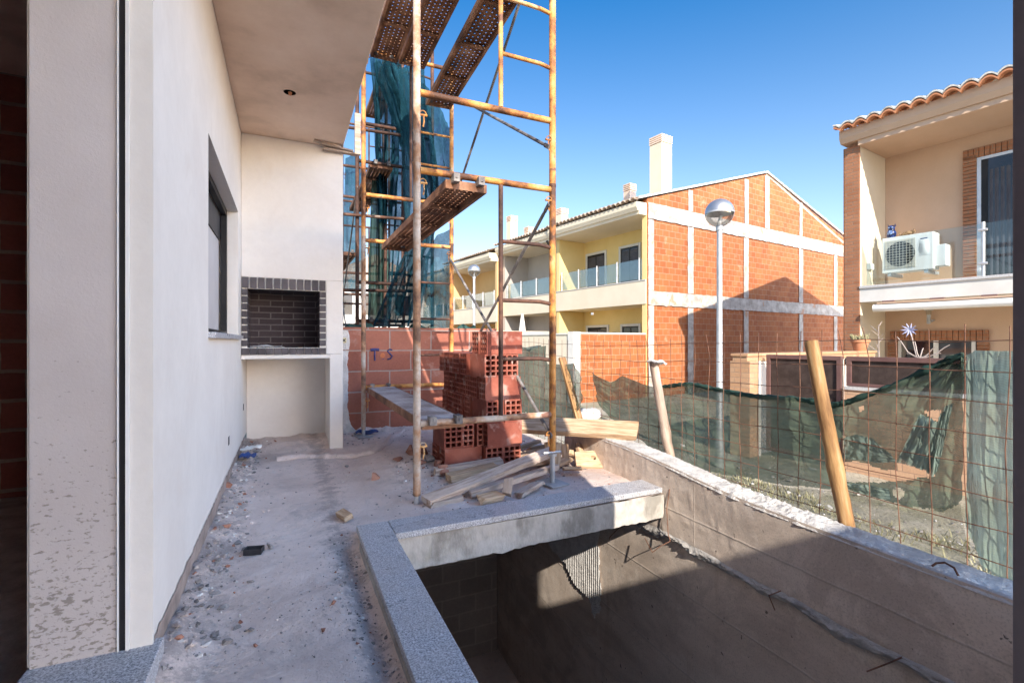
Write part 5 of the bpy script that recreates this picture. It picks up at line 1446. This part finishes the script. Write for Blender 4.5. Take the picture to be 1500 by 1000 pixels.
# garden walls of the terrace
gw = thing('garden_wall', 'bare orange brick garden wall running out from the brick gable', 'garden wall', C0, TH)
m = MB(); m.box(-2.75, -.02, GZ, -.06, .16, 1.22); m.build('brick_face', 'gable_brick', gw)
m = MB(); m.box(-2.80, -.04, 1.222, -.06, .18, 1.262); m.build('wall_cap', 'white_trim', gw)
gw2 = thing('garden_wall', 'long cream rendered garden wall before the terrace houses', 'garden wall', C0, TH)
m = MB(); m.box(-3.02, -.04, GZ, -2.76, .20, 1.28); m.build('pier', 'white_trim', gw2)
m = MB(); m.box(-2.98, .20, GZ, -2.82, 19, 1.20); m.build('rendered_face', 'render_cream', gw2)
m = MB(); m.box(-3.01, .20, 1.202, -2.79, 19, 1.24); m.build('wall_cap', 'white_trim', gw2)
for (yy_, lab) in ((4.6, 'cream dividing wall in front of the grey middle house'), (8.7, 'cream dividing wall in front of the orange-yellow house')):
    m = MB(); m.box(-2.8, yy_ - .07, GZ, -.1, yy_ + .07, 1.35); m.box(-2.8, yy_ - .09, 1.351, -.1, yy_ + .09, 1.39)
    o = m.build('dividing_wall', 'render_cream'); o.location = C0; o.rotation_euler = (0, 0, TH); tag(o, lab, 'garden wall', 'dividing walls between the front gardens')
# closed parasol
pr = thing('parasol', 'closed white parasol standing in a front garden behind the orange post', 'parasol', (8.87, 18.2, GZ))
c = Vector((8.87, 18.2, 0))
m = MB(); m.tube([c + Vector((0, 0, GZ)), c + Vector((0, 0, 2.1))], .025, 8); m.build('pole', 'aluminium', pr, smooth=40)
m = MB()
m.grid(lambda u, v: (c.x + (.03 + .22 * v * (1 - .35 * v)) * (1 + .25 * math.sin(u * 2 * PI * 8)) * math.cos(u * 2 * PI), c.y + (.03 + .22 * v * (1 - .35 * v)) * (1 + .25 * math.sin(u * 2 * PI * 8)) * math.sin(u * 2 * PI), 2.15 - 1.6 * v), 64, 14)
m.build('canopy', 'canvas', pr, smooth=60)
# far white house seen between the scaffold poles
fh = thing('far_house', 'white house far off behind the dark scaffold', 'house', (3.2, 30, GZ))
m = MB(); m.box(1.8, 30, GZ, 7.8, 38, 4.6); m.build('wall', 'white_trim', fh)
m = MB(); m.prism([(1.5, 4.6), (8.1, 4.6), (4.8, 6.2)], 1, 29.8, 38.2); m.build('roof', 'roof_tile', fh)
for (x, z) in ((2.6, 2.6), (4.2, 2.6), (2.6, 0), (4.2, 0), (6, 2.6)):
    m = MB(); m.box(x, 29.95, z, x + .9, 30.05, z + 1.2); m.build('window', 'dark_glass', fh)

# ------------------------------------------------------------------ house across the street on the near corner
A = Vector((10.66, 6.09, 0))
rh = thing('corner_house', 'peach rendered house with brick corner pillar and tiled eave across the street', 'house', A, TH)
# local: x into the house, y away from us along the street (0 at the near side of the pillar)
ZS, ZT, ZC = 1.80, 2.147, 4.99
D = 1.22; YN = -9.0
m = MB(); m.box(D, YN, GZ, D + .2, .0, ZC + .02); m.build('wall', 'render_peach', rh)
m = MB(); m.box(.012, .002, GZ, 12.6, .268, 5.02); m.prism([(.4, 5.0), (12.6, 5.0), (6.3, 7.08)], 1, .05, .25); m.build('gable_wall', 'render_cream', rh)
m = MB(); m.box(-.03, .0, GZ, .012, .29, 5.02); m.box(-.03, .268, GZ, .45, .292, 5.02); m.build('brick_pillar', 'face_brick', rh)
m = MB(); m.box(-.02, YN, ZS, .14, -.001, ZT - .07); m.box(.14, YN, ZS, D, -.001, ZS + .2); b_ = m.build('balcony', 'white_trim', rh)
m = MB(); m.box(-.05, YN, ZT - .07, .17, -.002, ZT - .02); m.build('coping', 'granite_plain', b_, bevel=.004)
m = MB(); m.box(-.10, YN, ZC, D + .2, -.002, ZC + .10); m.build('soffit', 'render_peach', rh)
m = MB(); m.prism([(-.14, ZC + .102), (.6, ZC + .102), (.6, ZC + .42), (-.20, ZC + .36), (-.20, ZC + .20)], 1, YN, .30); m.build('fascia', 'render_peach', rh)
tiles(rh, -.34, 6.3, YN, .36, 5.42, (7.30 - 5.42) / 6.64, mat='tile_white', pitch=.235, amp=.055)
tiles(rh, -.335, .25, YN, .355, 5.365, (7.30 - 5.42) / 6.64, name='under_tile', mat='terracotta', pitch=.235, amp=.055)
back_slope(rh, 6.3, 12.9, YN, .36, 7.33, 5.42)
chimney(rh, 6.3, -.6, 7.0, 7.75, .35)
# balcony door with brick surround
fy = -1.30
m = MB(); m.box(D - .05, fy - 2.4, ZT - .2, D + .01, fy - .2, 4.50); dr = m.build('balcony_door', 'dark_glass', rh)
m = MB()
for k in range(38):
    z = ZT - .15 + k * .070
    if z < 4.52: m.box(D - .075, fy - .20, z + .004, D + .01, fy, z + .066)
for k in range(34): m.box(D - .075, fy - .0 - (k + 1) * .078 + .004, 4.52, D + .01, fy - k * .078 - .004, 4.71)
m.build('brick_surround', 'face_brick', dr, bevel=.004)
m = MB(); m.box(D - .060, fy - .262, ZT - .15, D - .045, fy - .202, 4.515); m.box(D - .060, fy - 2.4, 4.46, D - .045, fy - .264, 4.515); m.build('frame', 'aluminium', dr)
m = MB(); m.box(D - .056, fy - .36, ZT - .15, D - .046, fy - .264, 4.455); m.build('frame_gasket', 'black_metal', dr)
# curtain behind the glass edge
m = MB(); m.grid(lambda u, v: (D - .053 - .006 * math.sin(u * 40), fy - .38 - .5 * u, ZT - .1 + 2.2 * v), 40, 4); m.build('curtain', 'dark_blind', dr, smooth=60)
# glass railing
m = MB(); m.box(.05, YN, ZT + .0, .062, -.10, ZT + .90); m.build('glass_panel', 'clear_glass', rh)
for y in (-1.86, -3.6):
    m = MB(); m.tube([(.03, y, ZT - .02), (.03, y, ZT + .92)], .025, 12)
    for z in (.2, .78): m.tube([(.0, y - .06, ZT + z), (.0, y + .06, ZT + z)], .022, 10)
    m.build('rail_post', 'aluminium', rh, smooth=40)
m = MB(); m.box(.3, -.06, 2.5, .5, -.002, 2.62); m.build('outlet_box', 'white_paint', rh)
# ground-floor window with brick surround
m = MB(); m.box(D - .03, -1.50, -.1, D + .01, -.24, 1.02); wn = m.build('window', 'dark_glass', rh)
m = MB()
for k in range(18): m.box(D - .06, -.10 - (k + 1) * .087 + .004, 1.02, D + .01, -.10 - k * .087 - .004, 1.22)
for k in range(17):
    z = -.2 + k * .07
    m.box(D - .06, -.24, z + .004, D + .01, -.06, z + .066); m.box(D - .06, -1.67, z + .004, D + .01, -1.50, z + .066)
m.build('brick_surround', 'face_brick', wn, bevel=.004)
m = MB(); m.box(D - .045, -.92, -.1, D - .031, -.84, 1.018); m.box(D - .045, -1.48, -.1, D - .031, -1.42, 1.018); m.box(D - .045, -.30, -.1, D - .031, -.245, 1.018); m.build('frame', 'white_trim', wn)
# wall lamp
wl = MB(); y = -.80; z = 1.42
wl.tube([(D - .16, y, z - .06), (D - .16, y, z + .12)], .035, 12); wl.tube([(D - .16, y, z - .01), (D, y, z - .01)], .016, 8); wl.lathe([(0, 0), (.05, 0), (.05, -.02), (0, -.02)], 14, (D - .01, y, z + .02))
lm = wl.build('wall_lamp', 'galvanised', rh, smooth=40)
m = MB(); m.tube([(D - .16, y, z + .12), (D - .16, y, z + .21)], .042, 12); m.build('lamp_glass', 'clear_glass', lm, smooth=40)
m = MB(); m.lathe([(0, 0), (.075, 0), (.075, .015), (0, .02)], 16, (D - .16, y, z + .21)); m.build('lamp_cap', 'galvanised', lm, smooth=40)
# awning cassette
m = MB(); m.tube([(-.10, -.28, 1.66), (-.10, YN, 1.66)], .075, 16); aw = m.build('awning', 'white_paint', rh, smooth=40)
m = MB(); m.box(-.16, YN, 1.735, .02, -.35, 1.765); m.build('awning_fabric', 'render_peach', aw)
for y in (-.5, -1.25, -1.95): 
    m = MB(); m.box(-.06, y - .10, 1.74, .0, y + .10, 1.80); m.build('awning_bracket', 'brown_metal', aw)

def W(x, y, z): return A + E1 * x + E2 * y + Vector((0, 0, z))
# air conditioner
ac = thing('air_conditioner', 'white outdoor air conditioner with round fan grille on the peach balcony', 'air conditioner', W(.5, -.2, 2.40), TH)
aw_, ah_, ad_ = .84, .72, .32
def acb(): return MB()
m = acb(); m.box(0, -aw_, 0, ad_, 0, ah_); m.build('casing', 'white_paint', ac, bevel=.012)
m = acb(); m.box(-.006, -.56, .07, .003, -.06, ah_ - .07); gl = m.build('grille_panel', 'ac_grille', ac)
m = acb()
m.lathe([(0, 0), (.245, 0), (.245, .002), (0, .002)], 40); m.v = [Vector((-.0085 - v.z, v.x - .31, v.y + ah_ / 2)) for v in m.v]; m.build('fan_opening', 'dark_hole', ac)
m = acb()
for k in range(11): m.box(-.016, -.56, .10 + k * .052 - .003, -.012, -.06, .10 + k * .052 + .003)
for k in range(9): m.box(-.0185, -.56 + .03 + k * .056 - .003, .07, -.0165, -.56 + .03 + k * .056 + .003, ah_ - .07)
m.build('fan_grille', 'ac_grille', ac)
m = acb(); m.grid(lambda u, v: (-.002 - .028 * math.sin(v * PI) * math.sin(min(1, u * 1.2) * PI), -.62 - .19 * u, .28 + .32 * v), 14, 14); m.build('front_handle', 'white_paint', ac, smooth=60)
m = acb(); m.box(.06, -aw_ - .17, .05, ad_ - .02, -aw_ - .001, .46); m.build('valve_cover', 'white_paint', ac, bevel=.01)
for y in (-.12, -aw_ + .12): m = acb(); m.box(0.02, y - .03, -.06, ad_ + .3, y + .03, -.001); m.build('bracket', 'galvanised', ac)
m = acb(); m.box(-.004, -.75, .60, -.0005, -.64, .618); m.build('emblem', 'blue_plastic', ac)
# owl and cat figures on it
og = thing('owl_figure', 'dark blue glazed owl figure standing on the air conditioner', 'owl figure', W(.62, -.32, 3.122), TH)
m = MB(); m.lathe([(0, 0), (.06, 0), (.082, .05), (.085, .10), (.070, .15), (.056, .175), (.062, .20), (.060, .235), (.040, .262), (0, .27)], 20)
for s in (-1, 1): m.add([(.03, s * .055 - .018, .24), (.03, s * .055 + .018, .24), (-.02, s * .055, .24), (.005, s * .062, .305)], [(0, 1, 3), (1, 2, 3), (2, 0, 3), (0, 2, 1)])
m.build('body', 'blue_glaze', og, smooth=60)
m = MB(); m.lathe([(0, 0), (.045, .002), (.03, .02), (0, .024)], 16); m.v = [Vector((-.070 - v.z * .6, v.x, .10 + v.y * 1.25)) for v in m.v]; m.build('breast', 'pale_glaze', og, smooth=60)
for s in (-1, 1):
    m = MB(); m.lathe([(0, 0), (.017, 0), (.010, .008), (0, .01)], 12); m.v = [Vector((-.056 - v.z, s * .026 + v.x, .215 + v.y)) for v in m.v]; m.build('eye', 'pale_glaze', og, smooth=60)
cg = thing('cat_figure', 'small brown pottery cat figure beside the blue owl', 'cat figure', W(.60, -.60, 3.122), TH)
m = MB(); m.tube([(0, .10, .03), (0, .05, .045), (0, -.02, .05), (0, -.07, .055), (0, -.10, .05)], [.02, .04, .045, .04, .02], 12)
m.tube([(-.01, -.10, .055), (-.015, -.115, .075), (-.015, -.13, .075)], [.025, .032, .018], 10)
for s in (-1, 1): m.tube([(-.015 + s * .016, -.112, .09), (-.015 + s * .022, -.115, .125)], [.012, .002], 6)
m.tube([(0, .10, .03), (0, .13, .05), (0, .14, .09), (0, .12, .115)], [.013, .012, .010, .006], 8)
m.build('body', 'ochre_glaze', cg, smooth=60)

# street-side walls of the corner house
PC = Vector((6.31, 5.18, 0))
dpa = (A - PC); LX = dpa.dot(E1); LY = dpa.dot(E2)
cw = thing('boundary_wall', 'side boundary wall with brick coping and small dark house number', 'boundary wall', PC, TH)
m = MB(); m.box(.30, .05, GZ, LX + .05, .22, .70); m.build('rendered_face', 'white_trim', cw)
m = MB(); m.box(-.02, .0, .775, LX + .0, .28, .815); m.box(.0, .02, .70, LX - .02, .26, .775); m.build('brick_coping', 'face_brick_pale', cw, bevel=.004)
cu = bpy.data.curves.new('number', 'FONT'); cu.body = '43'; cu.size = .16; cu.extrude = .006; cu.offset = .004
tmp = bpy.data.objects.new('number_src', cu); COL.objects.link(tmp)
dg = bpy.context.evaluated_depsgraph_get(); nm = bpy.data.meshes.new_from_object(tmp.evaluated_get(dg)); bpy.data.objects.remove(tmp)
no = bpy.data.objects.new('house_number', nm); COL.objects.link(no); nm.materials.append(M('black_metal')); no.parent = cw
no.rotation_euler = (PI / 2, 0, 0); no.location = (3.15, .044, .57)
gp = thing('gate_pillar', 'pale orange brick gate pillar seen above and through the green net', 'pillar', PC, TH)
m = MB(); m.box(.0, -.02, GZ, .235, .30, .70); m.box(.235, .05, GZ, .29, .30, .70); m.build('brick_shaft', ['face_brick_pale'], gp)
m = MB(); m.box(.236, -.022, GZ, .30, .05, .70); m.build('plaster_edge', 'white_trim', gp)
fw = thing('front_fence', 'brown metal panel fence on a low peach block wall behind the net', 'fence', PC, TH)
m = MB(); m.box(.32, -7, GZ, .48, -1.16, .36); m.build('block_base', 'peach_brick', fw)
m = MB(); m.box(.30, -7, .36, .50, -1.16, .40); m.build('base_cap', 'granite_plain', fw)
for k in range(4):
    y1_, y0_ = (-.06, -1.10) if k == 0 else (-1.16 - (k - 1) * 1.7, -1.16 - k * 1.7 + .06)
    zb_ = GZ + .10 if k == 0 else .405
    f = MB(); f.box(.37, y0_, .74, .43, y1_, .80); f.box(.37, y0_, zb_, .43, y1_, zb_ + .04)
    f.box(.37, y0_, zb_ + .04, .43, y0_ + .06, .74); f.box(.37, y1_ - .06, zb_ + .04, .43, y1_, .74)
    pf = f.build('panel_frame', 'brown_metal', fw, bevel=.004)
    g = MB(); g.box(.395, y0_ + .06, zb_ + .04, .405, y1_ - .06, .74); g.build('panel', 'dark_panel', pf)
# flower pot on the boundary wall
pp = PC + E1 * 4.05 + E2 * .14
fp = thing('flower_pot', 'terracotta flower pot with a small succulent on the boundary wall end', 'flower pot', (pp.x, pp.y, .815))
m = MB(); m.lathe([(0, .816), (.10, .816), (.15, .99), (.17, .99), (.17, 1.04), (.145, 1.04), (.14, 1.0), (0, 1.0)], 24, (pp.x, pp.y, 0)); m.build('pot', 'terracotta', fp, smooth=40)
m = MB(); rl = random.Random(5)
for k in range(60):
    a = rl.uniform(0, 6.28); r = rl.uniform(0, .13); b0 = Vector((pp.x + r * math.cos(a), pp.y + r * math.sin(a), 1.0)); d = Vector((math.cos(a) * .4, math.sin(a) * .4, 1)).normalized()
    m.tube([b0, b0 + d * .06, b0 + d * rl.uniform(.10, .17)], [.012, .016, .003], 5)
m.build('succulent', 'leaf', fp, smooth=60)
# dry plant behind the thick stake and flower ornament on the fence
def Wf(x, y, z): return PC + E1 * x + E2 * y + Vector((0, 0, z))
orn = thing('flower_ornament', 'pale curling branches with one blue star flower above the panel fence', 'ornament', Wf(.4, -1.95, .80), 0)
m = MB(); b0 = Wf(.4, -1.95, .80)
tips = [(-.02, .22, .26), (.0, .13, .05), (.03, -.02, .12), (0, -.14, .13), (0, -.28, .16), (0, .05, .20), (.0, -.20, .06)]
for (dx_, dy_, dz_) in tips:
    e = b0 + E2 * dy_ + Vector((dx_, 0, dz_)); mid = b0 + E2 * dy_ * .55 + Vector((0, 0, dz_ * .2 + .02))
    pts = [b0, b0.lerp(mid, .5) + Vector((0, 0, -.01)), mid, mid.lerp(e, .6) + Vector((0, 0, .01)), e]
    m.tube(pts, [.009, .007, .006, .006, .004], 7)
m.tube([b0 + E2 * .03, b0 + E2 * .06 + Vector((0, 0, .15)), b0 + E2 * .09 + Vector((0, 0, .32))], .006, 7)
m.build('branch', 'stem', orn, smooth=60)
m = MB(); fc_ = b0 + E2 * .09 + Vector((-.02, 0, .34))
for k in range(10):
    a = 2 * PI * k / 10; d = E2 * math.cos(a) + Vector((0, 0, math.sin(a))) - E1 * .35
    m.tube([fc_, fc_ + d * .045, fc_ + d * .088], [.007, .010, .001], 6)
m.build('flower', 'flower_blue', orn, smooth=60)
dp = Wf(1.2, -.2, 0)
m = MB(); c = PC + E1 * 3.45 - E2 * .4; rl = random.Random(8)
m.tube([c + Vector((0, 0, GZ)), c + Vector((.01, 0, .5)), c + Vector((0, .01, 1.3))], [.012, .010, .006], 6)
for k in range(9):
    z = .8 + .06 * k; a = rl.uniform(0, 6.28); d = Vector((math.cos(a), math.sin(a), .7)) * rl.uniform(.10, .22)
    m.tube([c + Vector((0, 0, z)), c + Vector((0, 0, z)) + d * .6, c + Vector((0, 0, z)) + d], [.006, .005, .002], 5)
o = m.build('dry_plant', 'stem', smooth=60); tag(o, 'bare dry plant stem standing before the shaded brick gable', 'plant')

# ------------------------------------------------------------------ street lamps
def lamp(loc, label):
    t_ = thing('street_lamp', label, 'street lamp', loc, 0, 'globe street lamps', local=True)
    m = MB(); m.lathe([(0, 0), (.06, 0), (.06, .35), (.042, .42), (.036, 3.28), (.050, 3.29), (.050, 3.36), (.0, 3.36)], 20); m.build('pole', 'galvanised', t_, smooth=40)
    R_ = .19; zc = 3.36 + R_ - .02
    m = MB(); m.lathe([(R_ * math.cos(a) * 1.0, zc + R_ * math.sin(a)) for a in [rad(-75 + 75 * i / 10) for i in range(11)]], 28); m.build('glass_bowl', 'bowl_glass', t_, smooth=60)
    m = MB(); m.lathe([(R_ * 1.02 * math.cos(a), zc + R_ * 1.02 * math.sin(a)) for a in [rad(2 + 87 * i / 12) for i in range(13)]], 28); m.build('dome', 'polished_dome', t_, smooth=60)
    m = MB(); m.lathe([(0, zc - .01), (R_ * 1.02, zc - .012), (R_ * 1.02, zc + .01), (0, zc + .012)], 28); m.build('reflector', 'galvanised', t_, smooth=40)
    m = MB(); m.tube([(0, 0, 3.35), (0, 0, 3.42), (.03, 0, 3.50)], [.03, .025, .02], 8); m.build('bulb', 'white_paint', t_, smooth=40)
    return t_
lp = lamp((5.46, 4.95, GZ), 'tall globe street lamp in front of the bare brick gable')
l2 = copy_tree(lp); l2.location = (5.3, 14.3, GZ + .42); l2['label'] = 'distant globe street lamp seen between scaffold tubes before the orange-yellow house'

# ------------------------------------------------------------------ things in the street
m = MB(); c = at_z(864, 606, GZ + .1)
m.lathe([(0, 0), (.16, .0), (.20, .10), (.17, .24), (.10, .30), (0, .31)], 18, (0, 0, 0))
m.v = [Vector((v.x * 1.5 * (1 + .35 * fbm(v.x * 5, v.y * 5, 1)), v.y * (1 + .3 * fbm(v.x * 4, v.z * 4, 2)), v.z * .75 * (1 + .4 * fbm(v.x * 7, v.y * 7, 5)))) for v in m.v]
o = m.build('sack', 'canvas', smooth=60); o.location = (c.x, c.y, GZ - .02); tag(o, 'full white sack standing on the street beyond the gap in the nets', 'sack')
for k, (px, py, r, mt, lab) in enumerate(((1080, 640, .05, 'stone_white', 'white stone on the street behind the middle of the net'), (1190, 690, .07, 'stone_white', 'larger white stone on the street close to the thick stake'), (1000, 655, .07, 'stone_white', 'white stone on the street beside the thin grey stake'),
                                          (1155, 724, .05, 'stone_white', 'white stone on the street by the rough cement top'), (860, 575, .16, 'stone_clay', 'brown clay lump on the street beyond the gap in the nets'))):
    c = at_z(px, py, GZ); mm = MB(); mm.chunk((0, 0, 0), r, random.Random(k + 40), .6); o = mm.build('street_stone', mt, bevel=r * .05); o.location = (c.x, c.y, GZ + r * .4); tag(o, lab, 'stone', 'stones on the street')
m = MB(); rr = random.Random(31)
for _ in range(1400):
    x, y = rr.uniform(2.6, 6.0), rr.uniform(.8, 7)
    r = .006 + .03 * rr.random() ** 4
    m.chunk((x, y, GZ + .02), r, rr, .6, rr.choice((0, 0, 1)))
stuff(m.build('gravel', ['stone_grey', 'stone_white']))
m = MB(); rr = random.Random(32)
for _ in range(9000):
    x = rr.uniform(2.5, 5.4); y = rr.uniform(.4, 5.5)
    if fbm(x * .9, y * .9, 17) < -.05 + .08 * (y - 2): continue
    b0 = Vector((x, y, GZ - .01)); a = rr.uniform(0, 6.28); h = rr.uniform(.02, .09); s = Vector((math.cos(a), math.sin(a), 0))
    pv = Vector((-s.y, s.x, 0)) * .006
    t1 = b0 + s * h * .35 + Vector((0, 0, h * .7)); t2 = b0 + s * h * .8 + Vector((0, 0, h))
    m.add([b0 - pv, b0 + pv, t1 + pv * .8, t1 - pv * .8, t2], [(0, 1, 2, 3), (3, 2, 4)])
stuff(m.build('grass', 'leaf', recalc=False))
